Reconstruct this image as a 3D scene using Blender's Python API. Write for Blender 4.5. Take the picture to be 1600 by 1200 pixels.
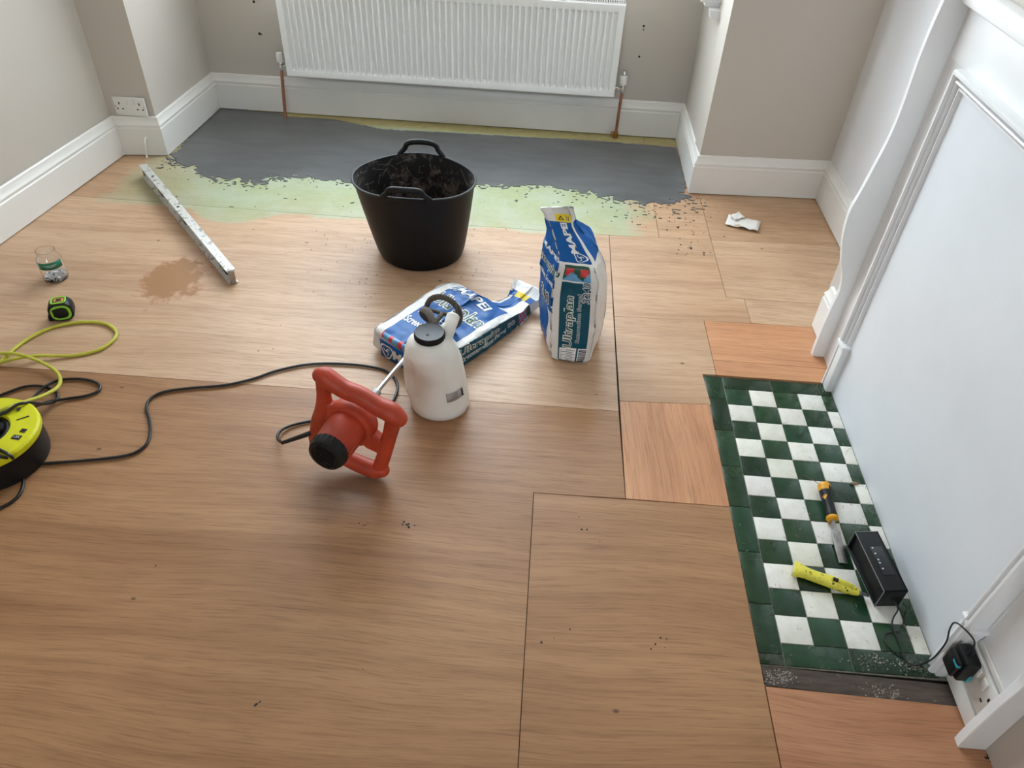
import bpy, bmesh, math, random
from mathutils import Matrix, Vector, noise
PI = math.pi
random.seed(7)
for o in list(bpy.data.objects): bpy.data.objects.remove(o)
SC = bpy.context.scene
COL = SC.collection

# ------------------------------------------------------------------ camera
YAW, PITCH, ROLL, FPX, HCAM = 0.0288553, 0.72702675, 0.05532974, 1161.5, 1.5
CR = Matrix.Rotation(YAW, 3, 'Z') @ Matrix.Rotation(PI / 2 - PITCH, 3, 'X') @ Matrix.Rotation(ROLL, 3, 'Z')
cd = bpy.data.cameras.new('camera'); cam = bpy.data.objects.new('camera', cd); COL.objects.link(cam)
cam.matrix_world = Matrix.Translation((0, 0, HCAM)) @ CR.to_4x4()
cd.sensor_width = 36.0; cd.lens = FPX / 1600 * 36; cd.clip_start = .02
SC.camera = cam

# ------------------------------------------------------------------ daylight, exposure
SC.view_settings.view_transform = 'Standard'; SC.view_settings.look = 'None'
SC.view_settings.gamma = 1; SC.view_settings.use_curve_mapping = False
SC.view_settings.exposure = 0.04
W = bpy.data.worlds.new('overcast_sky'); SC.world = W; W.use_nodes = True
wn = W.node_tree; wn.nodes.clear()
wo = wn.nodes.new('ShaderNodeOutputWorld'); wb = wn.nodes.new('ShaderNodeBackground')
wr = wn.nodes.new('ShaderNodeValToRGB'); wt = wn.nodes.new('ShaderNodeTexCoord'); ws = wn.nodes.new('ShaderNodeSeparateXYZ')
wr.color_ramp.elements[0].position = 0.0; wr.color_ramp.elements[0].color = (.45, .46, .47, 1)
wr.color_ramp.elements[1].position = 0.12; wr.color_ramp.elements[1].color = (.80, .92, 1.0, 1)
wn.links.new(wt.outputs['Generated'], ws.inputs[0]); wn.links.new(ws.outputs['Z'], wr.inputs[0])
wl = wn.nodes.new('ShaderNodeMapRange'); wl.inputs[1].default_value = -1; wl.inputs[2].default_value = 1; wl.inputs[3].default_value = 1.9; wl.inputs[4].default_value = .85
wm = wn.nodes.new('ShaderNodeVectorMath'); wm.operation = 'SCALE'
wn.links.new(ws.outputs['X'], wl.inputs[0]); wn.links.new(wr.outputs[0], wm.inputs[0]); wn.links.new(wl.outputs[0], wm.inputs['Scale'])
wn.links.new(wm.outputs[0], wb.inputs[0]); wb.inputs[1].default_value = 11.3
wn.links.new(wb.outputs[0], wo.inputs[0])
def portal(loc, rot, sx, sy):
    l = bpy.data.lights.new('window_portal', 'AREA'); l.shape = 'RECTANGLE'; l.size = sx; l.size_y = sy
    l.cycles.is_portal = True
    o = bpy.data.objects.new('window_portal', l); COL.objects.link(o); o.location = loc; o.rotation_euler = rot
portal((-.5, 3.70, 1.62), (-PI / 2, 0, 0), 1.95, 1.45)
portal((-1.78, 3.31, 1.57), (0, PI / 2, 0), 1.5, .44)
portal((.78, 3.30, 1.57), (0, -PI / 2, 0), 1.5, .44)
portal((-.6, -2.52, 1.7), (PI / 2, 0, 0), 1.3, 1.0)

# ------------------------------------------------------------------ helpers
def ray(px, py): return CR @ Vector((px - 800, 600 - py, -FPX))
def P(px, py, z=0.0):
    """the place in the room, at height z, that the photograph shows at px,py"""
    d = ray(px, py); t = (HCAM - z) / -d.z
    return Vector((d.x * t, d.y * t, z))
def lin(r, g=None, b=None):
    if g is None: r, g, b = r
    f = lambda c: (c / 255 / 12.92) if c / 255 <= .04045 else ((c / 255 + .055) / 1.055) ** 2.4
    return (f(r), f(g), f(b), 1)

class NT:
    def __init__(s, name):
        s.m = bpy.data.materials.new(name); s.m.use_nodes = True; s.t = s.m.node_tree
        s.b = s.t.nodes['Principled BSDF']; s.tc = None
    def n(s, typ, **kw):
        x = s.t.nodes.new('ShaderNode' + typ)
        for k, v in kw.items():
            if k.startswith('i_'): x.inputs[k[2:].replace('_', ' ')].default_value = v
            elif k.startswith('n'): x.inputs[int(k[1:])].default_value = v
            else: setattr(x, k, v)
        return x
    def l(s, a, b): s.t.links.new(a, b)
    def co(s):
        if not s.tc: s.tc = s.n('TexCoord')
        return s.tc.outputs['Object']
    def mapping(s, loc=(0, 0, 0), rot=(0, 0, 0), scale=(1, 1, 1), src=None):
        mp = s.n('Mapping'); mp.inputs['Location'].default_value = loc; mp.inputs['Rotation'].default_value = rot
        mp.inputs['Scale'].default_value = scale; s.l(src or s.co(), mp.inputs[0]); return mp.outputs[0]
    def noise(s, vec, scale, detail=4, rough=.55, dist=0):
        x = s.n('TexNoise'); x.inputs['Scale'].default_value = scale; x.inputs['Detail'].default_value = detail
        x.inputs['Roughness'].default_value = rough; x.inputs['Distortion'].default_value = dist; s.l(vec, x.inputs[0]); return x.outputs[0]
    def ramp(s, fac, stops):
        r = s.n('ValToRGB'); e = r.color_ramp.elements
        while len(e) < len(stops): e.new(.5)
        for i, (p, c) in enumerate(stops):
            e[i].position = p; e[i].color = c if len(c) == 4 else (*c, 1)
        s.l(fac, r.inputs[0]); return r.outputs[0]
    def mix(s, fac, a, b, mode='MIX'):
        x = s.n('MixRGB', blend_type=mode)
        for sock, v in ((x.inputs[0], fac), (x.inputs[1], a), (x.inputs[2], b)):
            if hasattr(v, 'links'): s.l(v, sock)
            elif isinstance(v, (int, float)): sock.default_value = v
            else: sock.default_value = v
        return x.outputs[0]
    def math(s, op, a, b=0.0, c=None, clamp=False):
        x = s.n('Math', operation=op, use_clamp=clamp)
        for i, v in enumerate((a, b) if c is None else (a, b, c)):
            if hasattr(v, 'links'): s.l(v, x.inputs[i])
            else: x.inputs[i].default_value = v
        return x.outputs[0]
    def bump(s, h, strength=.3, dist=.002):
        x = s.n('Bump'); x.inputs['Strength'].default_value = strength; x.inputs['Distance'].default_value = dist
        s.l(h, x.inputs['Height']); s.l(x.outputs[0], s.b.inputs['Normal'])
    def color(s, c): s.l(c, s.b.inputs['Base Color'])

def simple(name, rgb, rough=.5, metal=0, var=.08, scale=30, bump=0.0, bscale=60, spec=.5, coat=0):
    t = NT(name); c = lin(rgb)
    nz = t.noise(t.co(), scale, 4)
    dk = tuple(x * (1 - var) for x in c[:3]) + (1,); lt = tuple(min(1, x * (1 + var)) for x in c[:3]) + (1,)
    t.color(t.ramp(nz, [(.3, dk), (.7, lt)]))
    t.b.inputs['Roughness'].default_value = rough; t.b.inputs['Metallic'].default_value = metal
    t.b.inputs['Specular IOR Level'].default_value = spec; t.b.inputs['Coat Weight'].default_value = coat
    if bump: t.bump(t.noise(t.co(), bscale, 3), bump, .002)
    return t.m

def tag(o, label=None, cat=None, group=None, kind=None):
    if label: o['label'] = label
    if cat: o['category'] = cat
    if group: o['group'] = group
    if kind: o['kind'] = kind
    return o
def empty(name, loc=(0, 0, 0), mat=None):
    o = bpy.data.objects.new(name, None); COL.objects.link(o); o.empty_display_size = .05
    o.matrix_world = mat if mat is not None else Matrix.Translation(loc)
    return o
WM = {}
def wmat(o):
    if o is None: return Matrix.Identity(4)
    return WM[o.name]
def thing(name, loc, label, cat, group=None, mat=None):
    o = empty(name, loc, mat); WM[o.name] = mat.copy() if mat is not None else Matrix.Translation(loc)
    return tag(o, label, cat, group)
class MB:
    """collects geometry in world coordinates (after an optional transform) for ONE mesh object"""
    def __init__(s, xf=None): s.bm = bmesh.new(); s.xf = xf; s.mi = 0
    def v(s, p):
        p = Vector(p); return s.bm.verts.new(s.xf @ p if s.xf else p)
    def face(s, vs, mi=None):
        try: f = s.bm.faces.new(vs)
        except ValueError: return None
        f.material_index = s.mi if mi is None else mi; f.smooth = True; return f
    def box(s, lo, hi, bev=0.0, xf=None):
        lo = Vector(lo); hi = Vector(hi); b = bmesh.new()
        bmesh.ops.create_cube(b, size=1)
        for v in b.verts: v.co = Vector(((v.co.x + .5) * (hi.x - lo.x) + lo.x, (v.co.y + .5) * (hi.y - lo.y) + lo.y, (v.co.z + .5) * (hi.z - lo.z) + lo.z))
        if bev: bmesh.ops.bevel(b, geom=b.edges[:], offset=bev, segments=2, profile=.5, affect='EDGES')
        s.merge(b, xf)
    def merge(s, b, xf=None):
        mp = {}
        for v in b.verts: mp[v] = s.v(xf @ v.co if xf else v.co)
        for f in b.faces: s.face([mp[v] for v in f.verts])
        b.free()
    def prism(s, pts, z0, z1, axis='z', bev=0.0):
        """pts: 2D outline; extruded between z0 and z1 along axis"""
        def mk(p, z):
            return {'z': (p[0], p[1], z), 'y': (p[0], z, p[1]), 'x': (z, p[0], p[1])}[axis]
        b = bmesh.new()
        a = [b.verts.new(mk(p, z0)) for p in pts]; c = [b.verts.new(mk(p, z1)) for p in pts]
        b.faces.new(a[::-1]); b.faces.new(c)
        for i in range(len(pts)): b.faces.new((a[i], a[(i + 1) % len(pts)], c[(i + 1) % len(pts)], c[i]))
        bmesh.ops.recalc_face_normals(b, faces=b.faces)
        if bev: bmesh.ops.bevel(b, geom=[e for e in b.edges], offset=bev, segments=1, affect='EDGES')
        s.merge(b)
    def rings(s, rings, cap0=True, cap1=True, closed=True):
        R_ = [[s.v(p) for p in r] for r in rings]; n = len(R_[0])
        for i in range(len(R_) - 1):
            for j in range(n if closed else n - 1):
                s.face((R_[i][j], R_[i][(j + 1) % n], R_[i + 1][(j + 1) % n], R_[i + 1][j]))
        if cap0: s.face(R_[0][::-1])
        if cap1: s.face(R_[-1])
    def lathe(s, prof, c=(0, 0, 0), n=40, sx=1, sy=1, cap0=True, cap1=True, xf=None):
        rs = []
        for r, z in prof:
            ring = [Vector((c[0] + r * sx * math.cos(2 * PI * k / n), c[1] + r * sy * math.sin(2 * PI * k / n), c[2] + z)) for k in range(n)]
            if xf: ring = [xf @ p for p in ring]
            rs.append(ring)
        s.rings(rs, cap0, cap1)
    def tube(s, pts, r, n=8, caps=True, sq=None):
        pts = [Vector(p) for p in pts]; rr = r if isinstance(r, (list, tuple)) else [r] * len(pts)
        t = (pts[1] - pts[0]).normalized(); up = Vector((0, 0, 1)) if abs(t.z) < .9 else Vector((1, 0, 0))
        nrm = (up - t * up.dot(t)).normalized(); rs = []
        for i, p in enumerate(pts):
            t = (pts[min(i + 1, len(pts) - 1)] - pts[max(i - 1, 0)]).normalized()
            nrm = (nrm - t * nrm.dot(t)).normalized(); bi = t.cross(nrm)
            a, b = (rr[i], rr[i]) if sq is None else (rr[i] * sq[0], rr[i] * sq[1])
            rs.append([p + nrm * math.cos(2 * PI * k / n) * a + bi * math.sin(2 * PI * k / n) * b for k in range(n)])
        s.rings(rs, caps, caps)
    def build(s, name, mat, parent=None, sharp=35, solid=0, sub=0, recalc=True, merge=0, structure=False, label=None):
        if merge: bmesh.ops.remove_doubles(s.bm, verts=s.bm.verts, dist=merge)
        if recalc: bmesh.ops.recalc_face_normals(s.bm, faces=s.bm.faces)
        me = bpy.data.meshes.new(name); s.bm.to_mesh(me); s.bm.free()
        for m in (mat if isinstance(mat, (list, tuple)) else [mat]): me.materials.append(m)
        o = bpy.data.objects.new(name, me); COL.objects.link(o)
        pm = wmat(parent)
        if parent is None and not structure:
            xs = [v.co for v in me.vertices]
            c = Vector(((min(p.x for p in xs) + max(p.x for p in xs)) / 2, (min(p.y for p in xs) + max(p.y for p in xs)) / 2, min(p.z for p in xs)))
            M = Matrix.Translation(c)
        else: M = pm
        me.transform(M.inverted())
        if parent: o.parent = parent; o.matrix_parent_inverse = Matrix.Identity(4)
        else: o.matrix_world = M
        WM[o.name] = M.copy()
        if sharp is not None:
            me.shade_smooth(); me.set_sharp_from_angle(angle=math.radians(sharp))
        if solid:
            md = o.modifiers.new('thickness', 'SOLIDIFY'); md.thickness = solid; md.offset = -1
        if sub:
            md = o.modifiers.new('smooth', 'SUBSURF'); md.levels = sub; md.render_levels = sub
        if structure: o['kind'] = 'structure'
        if label: o['label'] = label
        return o
def cr(pts, n=8, closed=False):
    """Catmull-Rom through pts"""
    pts = [Vector(p) for p in pts]; out = []; N = len(pts)
    for i in range(N if closed else N - 1):
        g = (lambda k: pts[k % N]) if closed else (lambda k: pts[max(0, min(N - 1, k))])
        p0, p1, p2, p3 = g(i - 1), g(i), g(i + 1), g(i + 2)
        for k in range(n):
            t = k / n
            out.append(.5 * ((2 * p1) + (p2 - p0) * t + (2 * p0 - 5 * p1 + 4 * p2 - p3) * t * t + (3 * p1 - p0 - 3 * p2 + p3) * t ** 3))
    if not closed: out.append(pts[-1])
    return out
def text_tris(body, size=1.0, bold=0.0, shear=0.0, align='CENTER'):
    cu = bpy.data.curves.new('lettering', 'FONT'); cu.body = body; cu.size = size; cu.offset = bold; cu.shear = shear
    cu.align_x = align; cu.align_y = 'CENTER'; cu.resolution_u = 3
    o = bpy.data.objects.new('lettering_src', cu); COL.objects.link(o)
    bpy.context.view_layer.update()
    me = bpy.data.meshes.new_from_object(o.evaluated_get(bpy.context.evaluated_depsgraph_get()))
    vs = [(v.co.x, v.co.y) for v in me.vertices]; fs = [tuple(p.vertices) for p in me.polygons]
    bpy.data.objects.remove(o); bpy.data.curves.remove(cu); bpy.data.meshes.remove(me)
    return vs, fs
def put2d(mb, vs, fs, fn):
    V_ = [mb.v(fn(x, y)) for x, y in vs]
    for f in fs: mb.face([V_[i] for i in f])
def ring2d(outer, inner):
    n = len(outer); return outer + inner, [(i, (i + 1) % n, n + (i + 1) % n, n + i) for i in range(n)]

# ------------------------------------------------------------------ materials
M = {}
def wall_paint(name, rgb):
    t = NT(name); c = lin(rgb)
    a = t.noise(t.co(), 1.3, 3); t.color(t.ramp(a, [(.3, tuple(x * .95 for x in c[:3])), (.7, c)]))
    t.b.inputs['Roughness'].default_value = .62; t.b.inputs['Specular IOR Level'].default_value = .35
    t.bump(t.noise(t.co(), 140, 3), .12, .001); return t.m
M['wall'] = wall_paint('beige_wall_paint', (197, 189, 179))
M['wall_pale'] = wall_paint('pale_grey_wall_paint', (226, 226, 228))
M['ceiling'] = wall_paint('ceiling_paint', (236, 236, 232))
def gloss(name, rgb, rough=.33):
    t = NT(name); c = lin(rgb)
    a = t.noise(t.co(), 3, 5, .6)
    col = t.ramp(a, [(.3, tuple(x * .93 for x in c[:3])), (.65, c)])
    sc = t.noise(t.mapping(scale=(1, 1, .35)), 26, 6, .7)
    col = t.mix(t.ramp(sc, [(.70, (0, 0, 0)), (.78, (.22, .22, .22))]), col, lin(150, 148, 145))
    t.color(col); t.b.inputs['Roughness'].default_value = rough
    t.bump(t.noise(t.co(), 60, 2), .06, .001); return t.m
M['white'] = gloss('white_gloss_paint', (236, 236, 236))
M['cream'] = gloss('white_skirting_paint', (234, 232, 227))
M['radiator'] = simple('radiator_enamel', (240, 241, 240), .28, var=.015)
M['dark'] = simple('black_shadow_gap', (22, 19, 17), .9)
M['plastic_black'] = simple('black_plastic', (19, 20, 22), .45, bump=.1, bscale=90, spec=.3)
M['rubber'] = simple('black_rubber_tub', (9, 10, 12), .5, bump=.12, bscale=50, var=.2, spec=.3)
M['cable'] = simple('black_cable', (22, 20, 22), .45)
M['chrome'] = simple('chrome', (205, 205, 205), .18, 1)
M['steel'] = simple('worn_steel', (165, 163, 160), .38, 1, var=.2, scale=60)
M['copper'] = simple('copper_pipe', (176, 120, 98), .4, .7, var=.2, scale=25)
M['brass'] = simple('brass', (170, 125, 70), .4, .8)
M['switch'] = simple('white_plastic', (233, 232, 228), .35, var=.02)
M['orange'] = simple('orange_plastic', (180, 62, 34), .52, var=.25, scale=14, bump=.15, bscale=120)
M['reel_yellow'] = simple('yellow_plastic', (214, 214, 20), .4, var=.04)
M['cord_yellow'] = simple('yellow_cord', (190, 188, 62), .5, var=.12)
M['lime'] = simple('lime_plastic', (140, 205, 55), .4)
M['grey_tail'] = simple('grey_residue', (88, 80, 72), .8, var=.35, scale=120, bump=.5, bscale=200)
M['paper'] = simple('white_paper', (228, 224, 218), .8, var=.05)
M['ink'] = simple('black_print', (18, 18, 20), .6)
M['print_white'] = simple('white_print', (236, 238, 238), .45, var=.02)

def tub_inner():
    t = NT('dirty_tub_inside')
    a = t.noise(t.co(), 45, 6, .75); b = t.noise(t.co(), 9, 3)
    f = t.math('MULTIPLY', a, b)
    t.color(t.ramp(f, [(.25, lin(22, 21, 21)), (.29, lin(62, 54, 50)), (.36, lin(108, 96, 90))]))
    t.b.inputs['Roughness'].default_value = .85; t.bump(a, .6, .004); return t.m
M['tub_inner'] = tub_inner()

def aluminium():
    t = NT('paint_spattered_aluminium')
    a = t.noise(t.co(), 38, 6, .75); c = t.ramp(a, [(.38, lin(150, 148, 144)), (.48, lin(222, 222, 218)), (.64, lin(214, 213, 208)), (.72, lin(110, 106, 100))])
    t.color(c); t.b.inputs['Roughness'].default_value = .42; t.b.inputs['Metallic'].default_value = .35; t.bump(a, .3, .001); return t.m
M['alu'] = aluminium()

def compound():
    t = NT('grey_levelling_compound')
    a = t.noise(t.co(), 2.2, 4, .5); c = t.ramp(a, [(.3, lin(86, 87, 88)), (.7, lin(100, 101, 102))])
    b = t.noise(t.mapping(scale=(.6, 2, 1)), 8, 4)
    c = t.mix(.25, c, t.ramp(b, [(.35, lin(70, 72, 74)), (.65, lin(120, 122, 124))]), 'MIX')
    t.color(c); t.b.inputs['Roughness'].default_value = .30; t.b.inputs['Specular IOR Level'].default_value = .6
    t.bump(t.noise(t.co(), 9, 3), .15, .003); return t.m
M['compound'] = compound()

def ply(name, tint, seed, vert=False, contrast=1.0, rough=.42, north=False, stain=False, orange=False):
    t = NT(name); dark, mid, light = [lin(c) for c in tint]
    rot = (0, 0, PI / 2 if vert else 0)
    base = t.mapping(loc=(seed * 3.7, seed * 1.9, seed), rot=rot)
    warp = t.noise(t.mapping(scale=(.7, 1.2, 1), src=base), 1.1, 2, .45)
    wv = t.n('VectorMath', operation='SCALE'); t.l(warp, wv.inputs[0]); wv.inputs['Scale'].default_value = .16
    add = t.n('VectorMath', operation='ADD'); t.l(base, add.inputs[0]); t.l(wv.outputs[0], add.inputs[1])
    g0 = t.mapping(scale=(.4, 4.2, 1), src=add.outputs[0])
    g1 = t.noise(g0, 1.5, 5, .55, .5)
    g2 = t.noise(t.mapping(scale=(9, 230, 1), src=add.outputs[0]), 1, 3, .65)
    g3 = t.noise(t.mapping(scale=(1.0, 1.4, 1), src=base), 1.8, 4, .6)
    col = t.ramp(g1, [(.22, dark), (.5, mid), (.78, light)])
    g4 = t.noise(t.mapping(scale=(1.6, 48, 1), src=add.outputs[0]), 1.2, 5, .62, .25)
    col = t.mix(.26 * contrast, col, t.ramp(g4, [(.36, tuple(x * .72 for x in dark[:3])), (.5, mid), (.64, light)]), 'MIX')
    col = t.mix(.62 * contrast, col, t.ramp(g2, [(.34, (.62, .56, .50)), (.5, (1, 1, 1)), (.68, (1.0, 1.0, 1.0))]), 'MULTIPLY')
    col = t.mix(1, col, t.ramp(g3, [(.3, (.86, .84, .82)), (.62, (1, 1, 1))]), 'MULTIPLY')
    # cathedral figure
    wave = t.n('TexWave', wave_type='RINGS', rings_direction='Z'); wave.inputs['Scale'].default_value = .9
    wave.inputs['Distortion'].default_value = 2.2; wave.inputs['Detail'].default_value = 3; wave.inputs['Detail Scale'].default_value = 1.2
    t.l(t.mapping(loc=(0, seed, 0), scale=(.22, 1.5, 1), src=add.outputs[0]), wave.inputs[0])
    col = t.mix(.22 * contrast, col, t.ramp(wave.outputs[1], [(0, (.68, .60, .52)), (.18, (.96, .95, .94)), (1, (1, 1, 1))]), 'MULTIPLY')
    # small knots, specks and scuffs
    vor = t.n('TexVoronoi'); vor.inputs['Scale'].default_value = 6.5; t.l(t.mapping(loc=(seed, 0, 0), scale=(.7, 1.1, 0)), vor.inputs[0])
    col = t.mix(t.ramp(vor.outputs['Distance'], [(.020, (.8, .8, .8)), (.040, (0, 0, 0))]), col, lin(82, 58, 40))
    sm = t.noise(t.mapping(scale=(3, 7, 1)), 3.2, 5, .7)
    col = t.mix(t.ramp(sm, [(.66, (0, 0, 0)), (.76, (.4, .4, .4))]), col, lin(104, 84, 66))
    rgh = rough
    if stain or north:
        sp = t.n('SeparateXYZ'); t.l(t.co(), sp.inputs[0]); X, Y = sp.outputs[0], sp.outputs[1]
        n1 = t.noise(t.co(), 6, 6, .6); n2 = t.noise(t.co(), 28, 5, .65)
    if stain:   # water stain, the shape is the mark itself
        dx = t.math('MULTIPLY', t.math('SUBTRACT', X, -1.262), 9.5); dy = t.math('MULTIPLY', t.math('SUBTRACT', Y, 2.095), 7.6)
        d = t.math('SQRT', t.math('ADD', t.math('MULTIPLY', dx, dx), t.math('MULTIPLY', dy, dy)))
        d = t.math('ADD', d, t.math('MULTIPLY', t.math('SUBTRACT', t.noise(t.co(), 17, 5, .7), .5), 2.4))
        col = t.mix(t.ramp(d, [(.82, (1, 1, 1)), (.88, (0, 0, 0))]), col, lin(158, 116, 78))
        d2 = t.math('ABSOLUTE', t.math('SUBTRACT', d, .92))
        col = t.mix(t.ramp(d2, [(.05, (.55, .55, .55)), (.11, (0, 0, 0))]), col, lin(168, 116, 86))
        # grey dust under the mixer
        ex = t.math('MULTIPLY', t.math('SUBTRACT', X, -.46), 7); ey = t.math('MULTIPLY', t.math('SUBTRACT', Y, 1.22), 9)
        e = t.math('ADD', t.math('SQRT', t.math('ADD', t.math('MULTIPLY', ex, ex), t.math('MULTIPLY', ey, ey))), t.math('MULTIPLY', t.math('SUBTRACT', n1, .5), 1.2))
        col = t.mix(t.ramp(e, [(.3, (.45, .45, .45)), (1.0, (0, 0, 0))]), col, lin(118, 112, 106))
    if north or stain:   # green primer brushed over the boards by the window
        edge = t.math('ADD', t.math('SUBTRACT', Y, 2.59), t.math('MULTIPLY', t.math('SUBTRACT', n1, .5), .10))
        hx = t.math('ADD', X, 1.22); hump = t.math('MULTIPLY', t.math('MULTIPLY', hx, hx), -3.0)
        edge = t.math('ADD', edge, t.math('MAXIMUM', t.math('ADD', .10, hump), 0.0))
        gm = t.ramp(edge, [(.0, (0, 0, 0)), (.02, (.8, .8, .8)), (.2, (1, 1, 1))])
        rx = t.math('SUBTRACT', .45, t.math('ADD', X, t.math('MULTIPLY', t.math('SUBTRACT', n1, .5), .35)))
        gm = t.math('MULTIPLY', gm, t.ramp(rx, [(0, (0, 0, 0)), (.10, (1, 1, 1))]))
        lx = t.math('SUBTRACT', t.math('ADD', X, t.math('MULTIPLY', t.math('SUBTRACT', n1, .5), .12)), t.math('ADD', -1.80, t.math('MULTIPLY', t.math('SUBTRACT', Y, 2.55), .08)))
        gm = t.math('MULTIPLY', gm, t.ramp(lx, [(0, (0, 0, 0)), (.05, (1, 1, 1))]))
        green = t.mix(n2, lin(142, 156, 112), lin(176, 190, 150))
        green = t.mix(t.ramp(n1, [(.4, (0, 0, 0)), (.6, (.5, .5, .5))]), green, lin(178, 194, 176))
        weak = t.ramp(lx, [(.05, (.45, .45, .45)), (.45, (.88, .88, .88))])
        col = t.mix(t.math('MULTIPLY', gm, weak), col, green)
    if north:   # bare board along the wall
        o = t.math('ADD', t.math('SUBTRACT', Y, 3.495), t.math('MULTIPLY', t.math('SUBTRACT', n1, .5), .05))
        ochre = t.mix(n2, lin(150, 132, 84), lin(196, 186, 128))
        col = t.mix(t.ramp(o, [(0, (0, 0, 0)), (.015, (1, 1, 1))]), col, ochre)
    t.color(col)
    rr = t.ramp(g2, [(.3, (rgh + .12,) * 3), (.7, (rgh - .04,) * 3)]); t.l(rr, t.b.inputs['Roughness'])
    t.b.inputs['Specular IOR Level'].default_value = .5
    t.bump(g2, .25, .0006)
    return t.m
T_DK = ((146, 102, 66), (171, 127, 88), (189, 147, 106))
T_MD = ((180, 140, 106), (198, 160, 126), (211, 177, 145))
T_LT = ((186, 148, 116), (204, 168, 136), (216, 184, 154))
T_OR = ((188, 128, 88), (208, 150, 108), (220, 170, 128))
T_PK = ((166, 112, 76), (186, 132, 96), (199, 148, 112))

# ------------------------------------------------------------------ room shell
H_ROOM = 2.62
def wall_seg(name, a, b, z0=0, z1=H_ROOM, th=.12, mat=None, ext0=0, ext1=0):
    """inner face runs from a to b with the room on the LEFT of a->b reversed: outward = right-hand normal"""
    a = Vector((*a, 0)); b = Vector((*b, 0)); d = (b - a).normalized(); n = Vector((-d.y, d.x, 0))   # outward
    a = a - d * ext0; b = b + d * ext1
    mb = MB(); q = [a, b, b + n * th, a + n * th]
    mb.prism([(p.x, p.y) for p in q], z0, z1)
    return mb.build(name, mat or M['wall'], structure=True, sharp=20)
SK = .018
PA = [(-2.62, -2.48), (-1.851 - SK, 3.008 + SK), (-1.665 - SK + .0, 3.03 + SK), (-1.63 - SK, 3.582 + SK),
      (.632 + SK, 3.582 + SK), (.632 + SK, 3.012 + SK), (1.187 + SK, 3.040 + SK), (1.19 + SK, 2.10 + SK)]
wall_seg('wall_left', PA[0], PA[1])
wall_seg('wall_pier_left', PA[1], PA[2], ext0=.1)
def wall_window(name, a, b, u0, u1, z0, z1, th=.12):
    a = Vector((*a, 0)); b = Vector((*b, 0)); d = (b - a).normalized(); n = Vector((-d.y, d.x, 0)); L_ = (b - a).length
    X_ = Matrix(((d.x, n.x, 0, a.x), (d.y, n.y, 0, a.y), (0, 0, 1, 0), (0, 0, 0, 1))); mb = MB(X_)
    for (p, q, r_, s_) in ((0, L_, 0, z0), (0, L_, z1, H_ROOM), (0, u0, z0, z1), (u1, L_, z0, z1)): mb.box((p, 0, r_), (q, th, s_))
    mb.build(name, M['wall'], structure=True, sharp=20); return X_
XL = wall_window('wall_bay_left', PA[2], PA[3], .09, .50, .84, 2.30)
XR = wall_window('wall_bay_right', PA[4], (PA[5][0], PA[5][1] + .012), .07, .48, .84, 2.30)
wall_seg('wall_pier_right', PA[5], PA[6], ext1=.12)
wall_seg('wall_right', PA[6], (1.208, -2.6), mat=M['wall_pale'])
wall_seg('wall_rear', (1.3, -2.48), (-2.75, -2.48), z1=.7)
mb = MB()
WX0, WX1, WZ0, WZ1 = -1.46, .46, .86, 2.32; yb = 3.60
for (x0, x1, z0, z1) in ((-1.76, .76, 0, WZ0), (-1.76, .76, WZ1, H_ROOM), (-1.76, WX0, WZ0, WZ1), (WX1, .76, WZ0, WZ1)):
    mb.box((x0, yb, z0), (x1, yb + .14, z1))
# filled and unfilled screw holes in the plaster are drilled as small dark plugs
mb.build('wall_back', M['wall'], structure=True)
mb = MB()
for (x0, x1, z0, z1) in ((-2.75, -1.2, .7, H_ROOM), (0, 1.35, .7, H_ROOM), (-1.2, 0, 2.2, H_ROOM), (-1.2, 0, .7, 1.2)):
    mb.box((x0, -2.6, z0), (x1, -2.48, z1))
mb.build('wall_rear_upper', M['wall'], structure=True)
mb = MB(); mb.box((-2.9, -2.7, H_ROOM), (1.5, 3.8, H_ROOM + .1)); mb.build('ceiling', M['ceiling'], structure=True)

# screw holes left in the back wall
for (x, z, r) in ((-1.373, .364, .006), (-1.366, .361, .004), (-1.374, .501, .006), (.399, .504, .005), (.40, .488, .003), (.399, .371, .005)):
    mb = MB(); mb.lathe([(r, 0), (r * .8, .0012), (r * .3, .0004)], n=10, xf=Matrix.Translation((x, yb - .0002, z)) @ Matrix.Rotation(PI / 2, 4, 'X'))
    o = mb.build('screw_hole', M['dark'])
    side = 'left of the white radiator' if x < -1 else 'right of the white radiator'
    ht = {.364: 'wider lower hole of a pair', .361: 'smaller lower hole of a pair', .501: 'upper dark hole', .504: 'upper dark hole', .488: 'tiny nick below the upper hole', .371: 'lower dark hole'}[z]
    tag(o, '%s in the beige wall %s' % (ht, side), 'hole', 'screw holes beside the radiator')

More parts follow.
